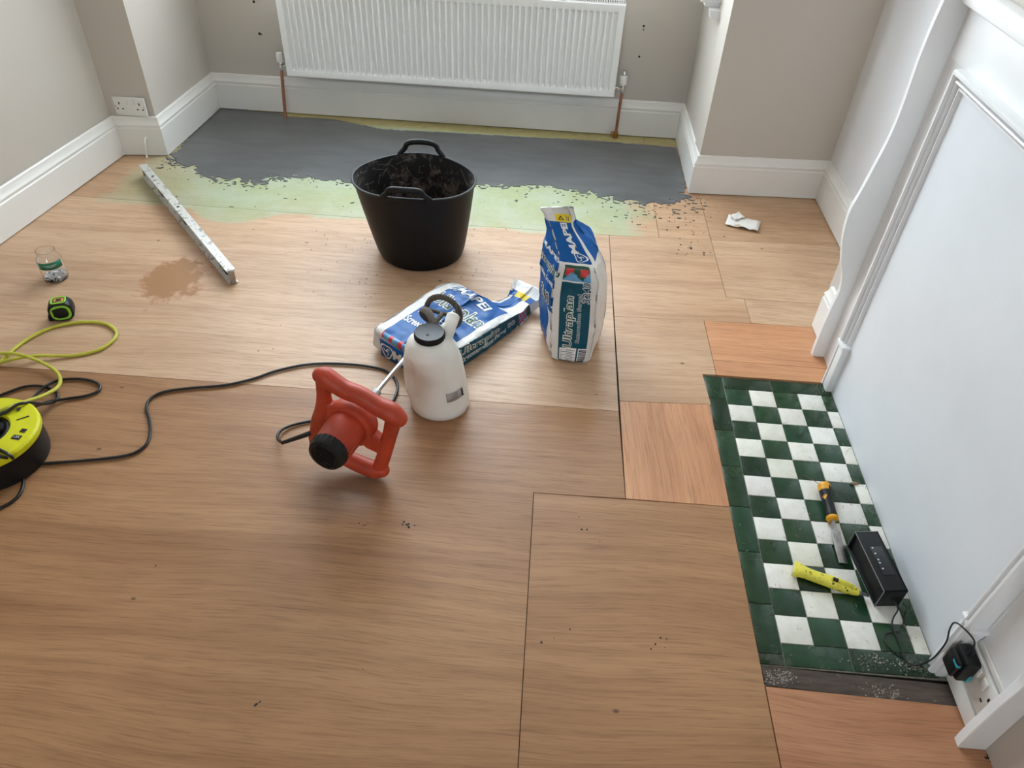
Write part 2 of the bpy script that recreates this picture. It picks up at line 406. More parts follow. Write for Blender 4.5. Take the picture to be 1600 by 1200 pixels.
# ------------------------------------------------------------------ window above the radiator
glass = NT('window_glass'); gt = glass.t; gt.nodes.remove(glass.b)
g1 = glass.n('BsdfTransparent'); g2 = glass.n('BsdfGlossy'); g2.inputs['Roughness'].default_value = .0
gm = glass.n('MixShader'); gm.inputs[0].default_value = .05; glass.l(g1.outputs[0], gm.inputs[1]); glass.l(g2.outputs[0], gm.inputs[2])
glass.l(gm.outputs[0], gt.nodes['Material Output'].inputs[0]); M['glass'] = glass.m
def window(name, x0, x1, z0, z1, y, nm):
    mb = MB(); f = .055
    mb.box((x0, y, z0), (x0 + f, y + .06, z1)); mb.box((x1 - f, y, z0), (x1, y + .06, z1))
    mb.box((x0, y, z0), (x1, y + .06, z0 + f)); mb.box((x0, y, z1 - f), (x1, y + .06, z1))
    for k in range(1, nm):
        x = x0 + (x1 - x0) * k / nm; mb.box((x - .03, y, z0), (x + .03, y + .06, z1))
    mb.box((x0, y + .005, (z0 + z1) / 2 + .1), (x1, y + .055, (z0 + z1) / 2 + .15))
    w = mb.build(name, M['white'], structure=True)
    mb = MB(); mb.box((x0 + .02, y + .028, z0 + .02), (x1 - .02, y + .032, z1 - .02)); mb.build('window_pane', M['glass'], w)
    return w
w1 = window('window_1', WX0, WX1, WZ0, WZ1, yb + .04, 3)
mb = MB(); mb.box((WX0 - .06, yb - .05, WZ0 - .03), (WX1 + .06, yb + .1, WZ0), .006); mb.build('window_sill', M['white'], w1)
window('window_4', -1.2, 0, 1.2, 2.2, -2.56, 2)
for X_, u0, u1, nm in ((XL, .09, .50, 'window_2'), (XR, .07, .48, 'window_3')):
    mb = MB(X_); f = .045
    for (p, q, r_, s_) in ((u0, u0 + f, .84, 2.3), (u1 - f, u1, .84, 2.3), (u0, u1, .84, .84 + f), (u0, u1, 2.3 - f, 2.3), (u0, u1, 1.66, 1.71)): mb.box((p, .05, r_), (q, .10, s_))
    w_ = mb.build(nm, M['white'], structure=True)
    mb = MB(X_); mb.box((u0 + .02, .073, .86), (u1 - .02, .077, 2.28)); mb.build('window_pane', M['glass'], w_)
    mb = MB(X_); mb.box((u0 - .03, -.03, .812), (u1 + .03, .11, .84), .004); mb.build('window_sill', M['white'], w_)
# sill end and bracket on the bay's right-hand side
sl = thing('sill_bracket', (.632, 3.32, .66), 'white painted sill end with a stepped bracket high on the right bay wall', 'bracket')
mb = MB(); mb.box((.572, 3.26, .700), (.652, 3.40, .80), .002); mb.box((.592, 3.27, .682), (.652, 3.37, .700), .002); mb.build('bracket_block', M['white'], sl)
mb = MB(); mb.prism([(.615, .650), (.652, .64), (.652, .682), (.608, .682)], 3.225, 3.275, 'y', .001); mb.build('bracket_foot', M['white'], sl)

# ------------------------------------------------------------------ skirting boards
PROF = [(0, .004), (SK, .004), (SK, .122), (SK - .003, .126), (SK - .003, .131), (SK, .135), (SK, .139), (SK - .003, .144), (SK - .007, .152), (SK - .009, .160), (SK - .010, .168), (SK - .013, .171), (0, .172)]
def skirting(name, path, i, hscale=1.0, cap_prev=True):
    """piece i of a mitred skirting path (face line), the room lies to the right of the walk direction"""
    pts = [Vector((*p, 0)) for p in path]
    def nrm(k):
        d = (pts[k + 1] - pts[k]).normalized(); return Vector((-d.y, d.x, 0))
    def mit(k):
        if k == 0: return nrm(0)
        if k == len(pts) - 1: return nrm(k - 1)
        a, b = nrm(k - 1), nrm(k); m = (a + b).normalized(); return m / max(.3, m.dot(b))
    mb = MB(); rs = []
    for k in (i, i + 1):
        m = mit(k); rs.append([pts[k] + m * (SK - t) + Vector((0, 0, z * hscale)) for t, z in PROF])
    mb.rings(rs, True, True); return mb.build(name, M['cream'], structure=True, sharp=25)
SP = [(-2.55, -2.3), (-1.851, 3.008), (-1.665, 3.03), (-1.63, 3.582), (.632, 3.582), (.632, 3.012), (1.187, 3.040), (1.19, 2.10), (.952, 2.10), (.952, 1.962)]
for i, nm in enumerate(['left', 'pier_left', 'bay_left', 'back', 'bay_right', 'pier_right', 'right', 'breast_side', 'breast']):
    skirting('baseboard_' + nm, SP, i)
# breast of the chimney behind the surround
mb = MB(); mb.box((.970, .46, 0), (1.215, 2.118, H_ROOM)); mb.build('wall_chimney', M['wall'], structure=True)

# ------------------------------------------------------------------ floor
mb = MB(); mb.box((-2.9, -2.7, -.12), (1.5, 3.8, -.0095)); floor = mb.build('floor', M['dark'], structure=True)
def sheet(pts, mat, z1=0.0, label=None):
    c = Vector((sum(p[0] for p in pts) / len(pts), sum(p[1] for p in pts) / len(pts)))
    # inset each edge slightly to leave the joint
    n = len(pts); q = []
    area = sum(pts[i][0] * pts[(i + 1) % n][1] - pts[(i + 1) % n][0] * pts[i][1] for i in range(n))
    if area < 0: pts = pts[::-1]
    g = .0009
    for i in range(n):
        a, b, d = Vector(pts[i - 1]), Vector(pts[i]), Vector(pts[(i + 1) % n])
        e1 = (b - a).normalized(); e2 = (d - b).normalized(); n1 = Vector((-e1.y, e1.x)); n2 = Vector((-e2.y, e2.x))
        m = (n1 + n2); m = m / max(.2, m.dot(n1)) if m.length > 1e-6 else n1
        q.append(b + m * g)
    mb = MB(); mb.prism([(p.x, p.y) for p in q], -.009, z1); o = mb.build('plywood_sheet', mat, floor, sharp=20)
    if label: o['label'] = label
    return o
sheet([(-3, 1.590), (.272, 1.600), (.276, 1.270), (.036, 1.266), (.033, -2.6), (-3, -2.6)], ply('plywood_a', T_DK, 1, stain=True))
sheet([(-3, 1.590), (.272, 1.600), (.276, 2.612), (-.72, 2.612), (-3, 2.640)], ply('plywood_b', T_LT, 2, stain=True))
sheet([(-3, 2.640), (-.72, 2.612), (.276, 2.612), (.474, 2.620), (.474, 3.7), (-3, 3.7)], ply('plywood_c', T_MD, 3, north=True), label='plywood sheet brushed with pale green primer')
sheet([(.474, 2.620), (.680, 2.630), (.680, 3.7), (.474, 3.7)], ply('plywood_d', T_MD, 4, north=True))
sheet([(.680, 2.630), (1.4, 2.665), (1.4, 3.3), (.680, 3.3)], ply('plywood_e', T_MD, 5))
sheet([(.680, 2.630), (1.4, 2.665), (1.4, 2.237), (.682, 2.233)], ply('plywood_f', T_LT, 6, rough=.36))
sheet([(.276, 2.612), (.680, 2.630), (.682, 2.233), (.745, 2.233), (.745, 2.088), (.276, 2.071)], ply('plywood_g', T_MD, 7))
sheet([(.745, 2.233), (1.4, 2.237), (1.4, 2.098), (.745, 2.088)], ply('plywood_h', T_LT, 8))
sheet([(.276, 2.071), (.583, 2.084), (.586, 1.800), (.543, 1.798), (.551, 1.660), (.276, 1.645)], ply('plywood_i', T_MD, 9))
sheet([(.583, 2.084), (1.1, 2.096), (1.1, 1.872), (.585, 1.873)], ply('plywood_j', T_OR, 10))
sheet([(.585, 1.873), (1.1, 1.872), (1.1, 1.800), (.586, 1.800)], ply('plywood_k', T_OR, 11))
sheet([(.276, 1.645), (.547, 1.660), (.547, 1.270), (.276, 1.270)], ply('plywood_l', T_OR, 12, vert=True), label='orange square of plywood beside the hearth, grain running away')
sheet([(.036, 1.266), (.547, 1.270), (.548, -2.6), (.033, -2.6)], ply('plywood_m', T_DK, 13))
sheet([(.548, .787), (1.3, .770), (1.3, -2.6), (.548, -2.6)], ply('plywood_n', T_PK, 14))

# grey self-levelling compound: ragged skim coat, traced as a field and contoured
EDGE_PX = [(264, 246), (345, 170), (440, 178), (448, 183), (520, 187), (535, 190), (570, 197), (600, 203), (700, 208), (780, 213), (900, 219), (960, 223), (1055, 231),
           (1062, 250), (1075, 303), (1070, 312), (1040, 320), (1000, 317), (960, 310), (900, 298), (860, 292), (800, 290), (740, 291), (690, 290), (640, 292), (545, 286), (500, 279),
           (450, 276), (420, 279), (400, 286), (380, 281), (340, 281), (325, 277), (310, 268), (300, 260), (275, 255)]
EP = [P(*p) for p in EDGE_PX]
def sdist(x, y):
    ins = False; dm = 9
    n = len(EP)
    for i in range(n):
        ax, ay = EP[i].x, EP[i].y; bx, by = EP[(i + 1) % n].x, EP[(i + 1) % n].y
        if (ay > y) != (by > y) and x < (bx - ax) * (y - ay) / (by - ay) + ax: ins = not ins
        dx, dy = bx - ax, by - ay; t = max(0, min(1, ((x - ax) * dx + (y - ay) * dy) / (dx * dx + dy * dy)))
        d = (x - ax - t * dx) ** 2 + (y - ay - t * dy) ** 2
        if d < dm: dm = d
    return (1 if ins else -1) * math.sqrt(dm)
def field(x, y):
    d = sdist(x, y)
    if d > .09 or d < -.22: return d
    south = min(1, max(0, (3.25 - y) / .15))
    n1 = noise.fractal(Vector((x * 22, y * 30, 0)), 1.0, 2.0, 4)
    n2 = noise.fractal(Vector((x * 60 + 9, y * 110, 3)), 1.0, 2.0, 3)
    amp = .004 + .034 * south
    f = d + amp * n1 + .026 * south * n2
    if d < 0:   # spatter beyond the edge
        reach = .05 + (.24 if x > .25 else .05) * south
        n3 = noise.fractal(Vector((x * 50, y * 95, 11)), .9, 2.0, 3)
        lo = noise.fractal(Vector((x * 5, y * 9, 21)), 1, 2, 2)
        n3 = n3 * .7 + .45 * noise.noise(Vector((x * 24, y * 60, 5)))
        lim = .23 + .40 * min(1, -d / reach) - .12 * lo if x > .25 else .24 + .36 * min(1, -d / reach) - .30 * lo
        if x < .632 or y < 3.0: f = max(f, (n3 - lim) * .02 * south)
    return f
mb = MB(); x0, y0, cs = -1.70, 2.60, .0065; nx, ny = int(2.45 / cs), int(1.0 / cs)
F_ = [[field(x0 + i * cs, y0 + j * cs) for i in range(nx + 1)] for j in range(ny + 1)]
vc = {}
def gv(i, j):
    k = (i, j)
    if k not in vc: vc[k] = mb.v((x0 + i * cs, y0 + j * cs, .0022))
    return vc[k]
def ev(a, b):
    if a > b: a, b = b, a
    k = (a, b)
    if k not in vc:
        fa, fb = F_[a[1]][a[0]], F_[b[1]][b[0]]; t = fa / (fa - fb)
        vc[k] = mb.v((x0 + (a[0] + (b[0] - a[0]) * t) * cs, y0 + (a[1] + (b[1] - a[1]) * t) * cs, .0022))
    return vc[k]
for j in range(ny):
    for i in range(nx):
        cn = [(i, j), (i + 1, j), (i + 1, j + 1), (i, j + 1)]; s_ = [F_[c[1]][c[0]] > 0 for c in cn]
        if not any(s_): continue
        if all(s_): mb.face([gv(*c) for c in cn]); continue
        poly = []
        for k in range(4):
            a, b = cn[k], cn[(k + 1) % 4]
            if s_[k]: poly.append(gv(*a))
            if s_[k] != s_[(k + 1) % 4]: poly.append(ev(a, b))
        if len(poly) > 2: mb.face(poly)
o = mb.build('levelling_compound', M['compound'], solid=.0021, sharp=None)
tag(o, 'smooth dark grey screed with ragged edges spread over the bay floor below the radiator', 'floor screed', kind='stuff')

# ------------------------------------------------------------------ hearth tiles
def tile_mat(name, stops, rough, bump=.0, speck=None):
    t = NT(name); at = t.n('Attribute', attribute_name='tone')
    a = t.noise(t.co(), 30, 6, .65); c = t.ramp(a, stops)
    c = t.mix(1, c, at.outputs['Color'], 'MULTIPLY')
    d = t.noise(t.co(), 120, 4, .7)
    if speck: c = t.mix(t.ramp(d, [(.60, (0, 0, 0)), (.70, (.7, .7, .7))]), c, speck)
    sp = t.n('SeparateXYZ'); t.l(t.co(), sp.inputs[0])
    # builder's dirt gathered along the panel side and the near edge
    e1 = t.math('MULTIPLY', t.math('SUBTRACT', sp.outputs[0], .09), 7.0, clamp=True); e2 = t.math('MULTIPLY', t.math('SUBTRACT', -.385, sp.outputs[1]), 9.0, clamp=True)
    e = t.math('ADD', t.math('MULTIPLY', e1, .7), e2, clamp=True)
    dn = t.noise(t.co(), 14, 6, .7)
    f = t.math('MULTIPLY', t.ramp(dn, [(.52, (0, 0, 0)), (.68, (1, 1, 1))]), e)
    c = t.mix(t.math('MULTIPLY', f, .6), c, lin(112, 106, 96))
    t.color(c); t.l(t.math('ADD', rough, t.math('MULTIPLY', f, .45)), t.b.inputs['Roughness'])
    if bump: t.bump(a, bump, .001)
    return t.m
M['tile_green'] = tile_mat('green_glazed_tile', [(.3, lin(20, 48, 28)), (.7, lin(32, 66, 40))], .24)
M['tile_white'] = tile_mat('white_worn_tile', [(.3, lin(222, 220, 210)), (.6, lin(238, 237, 230))], .4, .2, lin(160, 152, 140))
M['grout'] = simple('grey_grout', (138, 136, 124), .9, var=.3, scale=80)
hearth = thing('tiled_hearth', (.74, 1.3, -.009), 'green and white checkered tile hearth sunk into the floor before the fireplace panel', 'hearth')
mb = MB(); mb.box((.546, .836, -.0095), (.952, 1.797, -.0055)); mb.build('grout_bed', M['grout'], hearth)
TILES = []
GX, GY, PXT, PYT = .603, 1.7425, .0742, .07085
def tile(x0, x1, y0, y1, green, tone=None):
    TILES.append((x0 + .0011, x1 - .0011, y0 + .0011, y1 - .0011, green, tone))
for r in range(12):
    for c in range(5):
        xa = GX + c * PXT; xb = min(.934, xa + PXT)
        g = (r + c) % 2 == 0
        tile(xa, xb, GY - (r + 1) * PYT, GY - r * PYT, g)
yb_ = GY - 12 * PYT
ys = [1.795, 1.695, 1.557, 1.418, 1.2755, 1.134, .989, yb_ - .028]
for a, b in zip(ys[:-1], ys[1:]): tile(.547, GX, b, a, True)
tile(.547, GX, .838, yb_ - .028, True, .6)
xs = [GX, GX + 2 * PXT, GX + 4 * PXT, .934]
for a, b in zip(xs[:-1], xs[1:]):
    tile(a, b, GY, 1.795, True, .75 if a > .7 else None); tile(a, b, .838, yb_, True)
rnd = random.Random(3)
for green, nm, mt in ((True, 'green_tiles', 'tile_green'), (False, 'white_tiles', 'tile_white')):
    mb = MB(); tl = mb.bm.loops.layers.float_color.new('tone')
    for (xa, xb, ya, yb2, g, tone) in TILES:
        if g != green: continue
        n0 = len(mb.bm.faces); h = -.0028 + rnd.uniform(-.0004, .0004)
        mb.box((xa, ya, -.009), (xb, yb2, h), .0009); mb.bm.faces.ensure_lookup_table()
        if green:
            k = tone or rnd.choice([.7, .85, 1.0, 1.0, 1.15, 1.2]); cc = (k * rnd.uniform(.85, 1.2), k, k * rnd.uniform(.8, 1.15), 1)
        else:
            k = rnd.uniform(.86, 1.0); cc = (k, k * rnd.uniform(.97, 1), k * rnd.uniform(.92, 1), 1)
        for f in mb.bm.faces[n0:]:
            for lp in f.loops: lp[tl] = cc
    mb.build(nm, M[mt], hearth, recalc=False)
# dark timber strip before the hearth
def timber():
    t = NT('dirty_timber'); a = t.noise(t.mapping(scale=(2, 18, 1)), 5, 6, .7); b = t.noise(t.co(), 22, 6, .7)
    c = t.ramp(a, [(.3, lin(48, 38, 34)), (.7, lin(92, 78, 68))]); c = t.mix(t.ramp(b, [(.62, (0, 0, 0)), (.72, (.8, .8, .8))]), c, lin(160, 146, 130))
    t.color(c); t.b.inputs['Roughness'].default_value = .75; t.bump(a, .5, .002); return t.m
M['timber'] = timber()
mb = MB(); mb.prism([(.550, .789), (.962, .773), (.962, .826), (.547, .834)], -.009, -.002, bev=.0015); o = mb.build('timber_strip', M['timber'])
tag(o, 'dirty dark timber strip along the near edge of the tiled hearth', 'timber strip')
# mortar rubble and dust crumbs
def crumb(mb, x, y, z, r, rn):
    b = bmesh.new(); bmesh.ops.create_icosphere(b, subdivisions=1, radius=r)
    for v in b.verts: v.co = Vector((v.co.x * rn.uniform(.7, 1.3), v.co.y * rn.uniform(.7, 1.3), abs(v.co.z) * .5)) + Vector((x, y, z))
    mb.merge(b)
rn = random.Random(5)
mb = MB()
for k in range(420):
    cx, cy, s_, zb = rn.choice([(.80, .868, .026, -.0026), (.800, .796, .022, -.0018), (.572, .806, .016, -.0018), (.595, .812, .012, -.0018), (.88, .862, .02, -.0026)])
    crumb(mb, cx + rn.gauss(0, s_), cy + rn.gauss(0, .010), zb, rn.choice([.0006, .0008, .001, .0014, .002]), rn)
o = mb.build('mortar_crumbs', simple('pale_mortar', (150, 141, 130), .95, var=.2), structure=False, sharp=40)
tag(o, 'pale mortar crumbs scattered over the near tiles and timber strip', 'rubble', kind='stuff')
mb = MB()
for k in range(120):
    x, y = rn.uniform(.56, .93), rn.uniform(.85, 1.77)
    if rn.random() < .5: x = .93 - abs(rn.gauss(0, .05))
    a = rn.uniform(0, PI); L = rn.uniform(.003, .012)
    mb.tube([(x, y, -.0015), (x + L * math.cos(a), y + L * math.sin(a), -.0012)], .0005, 4)
o = mb.build('tile_debris', simple('straw_bits', (150, 140, 120), .9)); tag(o, 'loose splinters and dust bits lying on the checkered tiles', 'debris', kind='stuff')
# dark compound crumbs around the tub
mb = MB()
for k in range(240):
    a = rn.uniform(0, 2 * PI); R_ = rn.choice([.17, .2, .25, .35]) + abs(rn.gauss(0, .06)); x, y = -.44 + R_ * math.cos(a), 2.40 + R_ * math.sin(a)
    if rn.random() < .25: x, y = rn.uniform(-.95, .2), rn.uniform(1.7, 2.6)
    if y > 2.68: continue
    if (x > 0.0 and x < .27 and y < 2.2) or (x > -.55 and x < 0.03 and y < 2.24): continue
    crumb(mb, x, y, 0, rn.uniform(.0008, .003), rn)
for k in range(46):
    x, y = rn.gauss(.60, .09), rn.gauss(2.75, .12); crumb(mb, min(x, 1.0), y, 0, rn.uniform(.0015, .0045), rn)
for (px_, py_, n_, sp_) in ((570, 820, 5, .008), (637, 820, 9, .009), (240, 884, 2, .004), (567, 1045, 1, .001), (398, 1098, 4, .010), (870, 1006, 3, .02), (915, 825, 4, .02), (1035, 1010, 5, .02), (1553, 1188, 30, .010)):
    c_ = P(px_, py_)
    for k in range(n_): crumb(mb, c_.x + rn.gauss(0, sp_), c_.y + rn.gauss(0, sp_ * .6), 0, rn.uniform(.001, .0032), rn)
for k in range(12): crumb(mb, rn.gauss(.595, .03), rn.gauss(2.54, .02), 0, rn.uniform(.002, .005), rn)
o = mb.build('compound_crumbs', simple('dark_crumbs', (40, 38, 40), .8)); tag(o, 'dark grey crumbs and specks scattered on the plywood, thickest around the black tub', 'debris', kind='stuff')

# ------------------------------------------------------------------ fireplace surround
su = thing('fireplace_surround', (.955, 1.32, 0), 'white painted fireplace surround with wavy side board and boarded opening', 'fireplace')
mb = MB(); mb.box((.936, .868, -.006), (.966, 1.772, .925)); mb.build('infill_panel', gloss('white_panel_paint', (226, 229, 233), .4), su)
XF = .952
mb = MB(); mb.box((XF, 1.772, -.001), (.969, 1.930, 1.085)); mb.build('pilaster', M['white'], su)
mb = MB(); mb.box((XF, .842, .0), (.969, .868, 1.085)); mb.box((.9535, .710, .0), (.969, .842, 1.085)); mb.build('pilaster', M['white'], su)
mb = MB(); mb.box((.944, .80, .948), (.969, 1.90, 1.062), .002); mb.build('fascia', M['white'], su)
mb = MB(); mb.prism([(.926, 1.062), (.969, 1.062), (.969, 1.10), (.935, 1.10), (.926, 1.09)], .69, 1.93, 'y', .002); mb.build('top_rail', M['white'], su)
mb = MB()     # bolection moulding round the opening
mp = [(.966, -.014), (.918, -.014), (.913, -.011), (.913, -.005), (.918, -.002), (.934, -.001), (.934, .003), (.920, .005), (.918, .008), (.921, .011), (.934, .012), (.934, .015), (.926, .017), (.926, .021), (.934, .024), (.966, .024)]
def frame_ring(y, z, sy, sz): return [(x, y + sy * o_, z + sz * o_) for x, o_ in mp]
ya_, yb3, zt = .868, 1.785, .932
mb.rings([[(x, yb3 + .006 - o_ - .0, 0) for x, o_ in mp], [(x, yb3 + .006 - o_, zt - o_ * 1.0 + .006) for x, o_ in mp],
          [(x, ya_ - .006 + o_, zt - o_ + .006) for x, o_ in mp], [(x, ya_ - .006 + o_, 0) for x, o_ in mp]])
mb.build('frame_moulding', M['white'], su, sharp=25)
for (a, b) in ((1.762, 1.806), (.842, .884)):
    fx = .916 if a > 1 else .925
    mb = MB(); mb.box((fx, a, -.004 if a > 1 else -.003), (.968, b, .160 if a > 1 else .172), .003); mb.box((fx - .006, a - .004, .160 if a > 1 else .172), (.968, b + .004, .172 if a > 1 else .184), .003)
    mb.build('plinth_block', M['white'], su)
prof = [(.914, 0.0), (.912, .04), (.913, .135), (.916, .205), (.919, .257), (.908, .313), (.887, .367), (.867, .445), (.861, .52), (.870, .575), (.880, .65), (.889, .72), (.892, .78), (.890, .86), (.887, .93), (.888, 1.01), (.891, 1.06), (.893, 1.12)]
pc = [(p.x, p.y) for p in cr([(x, z, 0) for x, z in prof], 5)]
for (a, b) in ((1.930, 1.948), (.690, .710)):
    mb = MB(); mb.prism(pc + [(.97, 1.12), (.97, 0)], a, b, 'y', .0015); mb.build('side_board', M['white'], su, sharp=25)

# ------------------------------------------------------------------ right socket on the skirting between leg and side board
def holes(mb, xf, cx):
    """three pin holes of a 13A socket, around cx"""
    for (dx, dz, w, h) in ((0, .013, .004, .008), (-.011, -.009, .0065, .004), (.011, -.009, .0065, .004)):
        mb.box((cx + dx - w / 2, -.0006, dz - h / 2), (cx + dx + w / 2, .003, dz + h / 2), 0, xf)
def double_socket(xf, label, W=.146, Hh=.086):
    t = thing('double_socket', (0, 0, 0), label, 'socket', mat=xf)
    mb = MB(xf); mb.box((-W / 2, 0, -Hh / 2), (W / 2, .010, Hh / 2), .003); mb.build('faceplate', M['switch'], t)
    for cx in (-.014, .014):
        mb = MB(xf); mb.box((cx - .0085, .006, .009), (cx + .0085, .014, .033), .0015); mb.build('rocker_switch', M['switch'], t)
    for cx in (-.043, .043):
        for (dx, dz, w, h) in ((0, .013, .005, .010), (-.0115, -.010, .008, .005), (.0115, -.010, .008, .005)):
            mb = MB(xf); mb.box((cx + dx - w / 2, .0095, dz - h / 2), (cx + dx + w / 2, .0103, dz + h / 2)); mb.build('pin_hole', M['ink'], t)
    for cx in (-.061, .061):
        mb = MB(xf); mb.lathe([(.003, .0095), (.0028, .0106), (.001, .0108)], n=12, xf=Matrix.Translation((cx, 0, 0)) @ Matrix.Rotation(-PI / 2, 4, 'X')); mb.build('screw', M['steel'], t)
    return t
# left pier: local +y faces -Y
xf = Matrix.Translation((-1.772, 3.037, .214)) @ Matrix.Rotation(PI, 4, 'Z')
double_socket(xf, 'white double socket low on the left pier wall above the skirting', W=.136, Hh=.078)
# near fireplace: local +y faces -X
xf = Matrix.Translation((.9535, .780, .098)) @ Matrix.Rotation(PI / 2, 4, 'Z')
double_socket(xf, 'white double socket with a black charger plugged in, at the near end of the fireplace', W=.13, Hh=.085)
mb = MB(); mb.box((.944, .711, .003), (.9535, .840, .050), .002); mb.build('socket_skirting', M['cream'], su)
mb = MB(); mb.box((.9475, .711, .146), (.9535, .840, .160), .002)
mb.build('socket_batten', M['cream'], su)

# thin white wire from the left skirting
pth = cr([(-1.738, 3.026, .084), (-1.738, 3.008, .080), (-1.740, 3.000, .05), (-1.746, 2.998, .02), (-1.746, 2.997, .0015)], 6)
mb = MB(); mb.tube(pth, .0045, 10); o = mb.build('wall_cable', M['switch']); tag(o, 'short white cable poking out of the left pier skirting into the floor', 'cable')

# ------------------------------------------------------------------ radiator
RX0, RX1, RZ0, RZ1, RY = -1.238, .300, .212, .612, 3.500
rad = thing('radiator', ((RX0 + RX1) / 2, 3.56, 0), 'long white panel radiator with vertical ribs on the back wall', 'radiator')
mb = MB(); nf = 55; pitch = (RX1 - RX0 - .05) / nf
zs = [RZ0, RZ0 + .004, RZ0 + .028, RZ0 + .031, RZ0 + .040, RZ0 + .043, RZ1 - .041, RZ1 - .034, RZ1 - .030, RZ1 - .004, RZ1]
dep = [0, 0, 0, .10, .92, 1, 1, .15, 0, 0, 0]
xsx = [RX0, RX0 + .004, RX0 + .025]; xd = [0, 0, 0]
for k in range(nf):
    b = RX0 + .025 + k * pitch
    for fr, d in ((.06, 0), (.16, .15), (.30, .9), (.42, 1), (.62, 1), (.74, .9), (.88, .15), (.98, 0)): xsx.append(b + fr * pitch); xd.append(d)
xsx += [RX1 - .025, RX1 - .004, RX1]; xd += [0, 0, 0]
G_ = [[mb.v((x, RY + .012 * dx * dz + (.004 if (i in (0, len(xsx) - 1) or j in (0, len(zs) - 1)) else 0), z)) for i, (x, dx) in enumerate(zip(xsx, xd))] for j, (z, dz) in enumerate(zip(zs, dep))]
for j in range(len(zs) - 1):
    for i in range(len(xsx) - 1): mb.face((G_[j][i], G_[j][i + 1], G_[j + 1][i + 1], G_[j + 1][i]))
mb.build('front_panel', M['radiator'], rad, solid=0, sharp=28)
mb = MB(); mb.box((RX0 + .006, RY + .0135, RZ0 + .006), (RX1 - .006, RY + .017, RZ1 - .006)); mb.box((RX0 + .01, RY + .062, RZ0 + .004), (RX1 - .01, RY + .072, RZ1 - .01))
mb.build('rear_panel', M['radiator'], rad)
for x in (RX0, RX1 - .003):
    mb = MB(); mb.box((x, RY + .004, RZ0 + .01), (x + .003, RY + .075, RZ1), .001); mb.build('side_cover', M['radiator'], rad)
mb = MB()
for y in (RY + .005, RY + .068): mb.box((RX0, y, RZ1 - .004), (RX1, y + .007, RZ1 + .001))
n = 150
for k in range(n):
    x = RX0 + .01 + (RX1 - RX0 - .02) * k / (n - 1); mb.box((x - .0022, RY + .010, RZ1 - .003), (x + .0022, RY + .070, RZ1 - .0005))
mb.build('top_grille', M['radiator'], rad)
mb = MB(); mb.box((RX0 + .01, RY + .02, RZ1 - .03), (RX1 - .01, RY + .058, RZ1 - .025)); mb.build('convector', M['dark'], rad)
for x in (RX0 + .2, RX1 - .2):
    mb = MB(); mb.box((x - .015, RY + .07, RZ0 + .03), (x + .015, 3.597, RZ1 - .05)); mb.build('wall_bracket', M['radiator'], rad)
for (x, fx, fy, right) in ((-1.272, -1.286, 3.520, False), (.336, .335, 3.548, True)):
    yy = 3.535; s_ = -1 if right else 1
    v = MB(); v.lathe([(.009, -.020), (.010, -.010), (.010, .012), (.008, .018)], (x, yy, .245), 14); v.tube([(x, yy, .245), (x + s_ * .045, yy, .245)], .007, 12)
    v.lathe([(.011, .012), (.011, .022)], n=6, xf=Matrix.Translation((x, yy, .245)) @ Matrix.Rotation(s_ * PI / 2, 4, 'Y'))
    vv = v.build('valve', M['chrome'], rad)
    c = MB(); c.lathe([(.0125, .263), (.015, .268), (.015, .298), (.0135, .306)] if not right else [(.0135, .263), (.017, .268), (.017, .300), (.015, .306)], (x, yy, 0), 20)
    c.build('valve_cap', M['switch'], vv)
    if right:
        c = MB(); c.lathe([(.013, .305), (.012, .322), (.009, .326)], (x, yy, 0), 16); c.build('valve_spindle', M['chrome'], vv)
    p = MB(); p.tube([(x, yy, .228), (x + (fx - x) * .5, (yy + fy) / 2, .12), (fx, fy, -.005)], .0075, 14); p.build('copper_pipe', M['copper'], rad)
    if right:
        p = MB(); p.lathe([(.011, .004), (.012, .008), (.012, .03), (.009, .034)], (fx, fy, 0), 14); p.tube([(fx, fy, .016), (fx - .022, fy + .01, .020)], .009, 10); p.build('pipe_elbow', M['brass'], rad)

# ------------------------------------------------------------------ black tub
TB = Vector((-.437, 2.405, 0)); TH = .287; RT = (.216, .176); RB = .155
tub = thing('tub', TB, 'large black rubber builder\'s tub with two loop handles and a dirty inside', 'tub')
def tubring(t, off=0.0, n=64):
    e = t ** .85
    rx = RB + (RT[0] - RB) * e - off; ry = RB * .97 + (RT[1] - RB * .97) * e - off
    cx = TB.x - .018 * t; cy = TB.y + .012 * t
    out = []
    for k in range(n):
        a = 2 * PI * k / n; lift = 0
        if t > .7:
            lift = (t - .7) / .3 * .012 * (abs(math.sin(a)) ** 6)
        out.append(Vector((cx + rx * math.cos(a), cy + ry * math.sin(a), TH * t + lift)))
    return out
mb = MB(); rs = []
b0 = tubring(0); c0 = Vector((TB.x, TB.y, 0))
rs.append([c0 + (p - c0) * .93 for p in b0])
r1 = [p + Vector((0, 0, .008)) for p in tubring(0)]; rs.append([c0 + (p - c0) * .985 for p in b0]); rs[-1] = [p + Vector((0, 0, .003)) for p in rs[-1]]; rs.append(r1)
for t in (.1, .25, .45, .65, .8, .9, .965): rs.append(tubring(t))
rs.append(tubring(.97, -.005)); rs.append(tubring(.99, -.006)); rs.append(tubring(1, -.003)); rs.append(tubring(1, .002))
mb.rings(rs, True, False); ob = mb.build('shell', M['rubber'], tub, sharp=50)
mb = MB(); rs = [tubring(t, .005) for t in (1, .9, .7, .5, .3, .15, .05)]
c1 = Vector((TB.x, TB.y, .014)); bb = tubring(.04, .012); rs.append(bb); rs.append([c1 + (p - c1) * .5 for p in bb]); rs.append([c1 + (p - c1) * .05 for p in bb])
mb.rings(rs, False, True); mb.build('inner_wall', M['tub_inner'], tub, sharp=50)
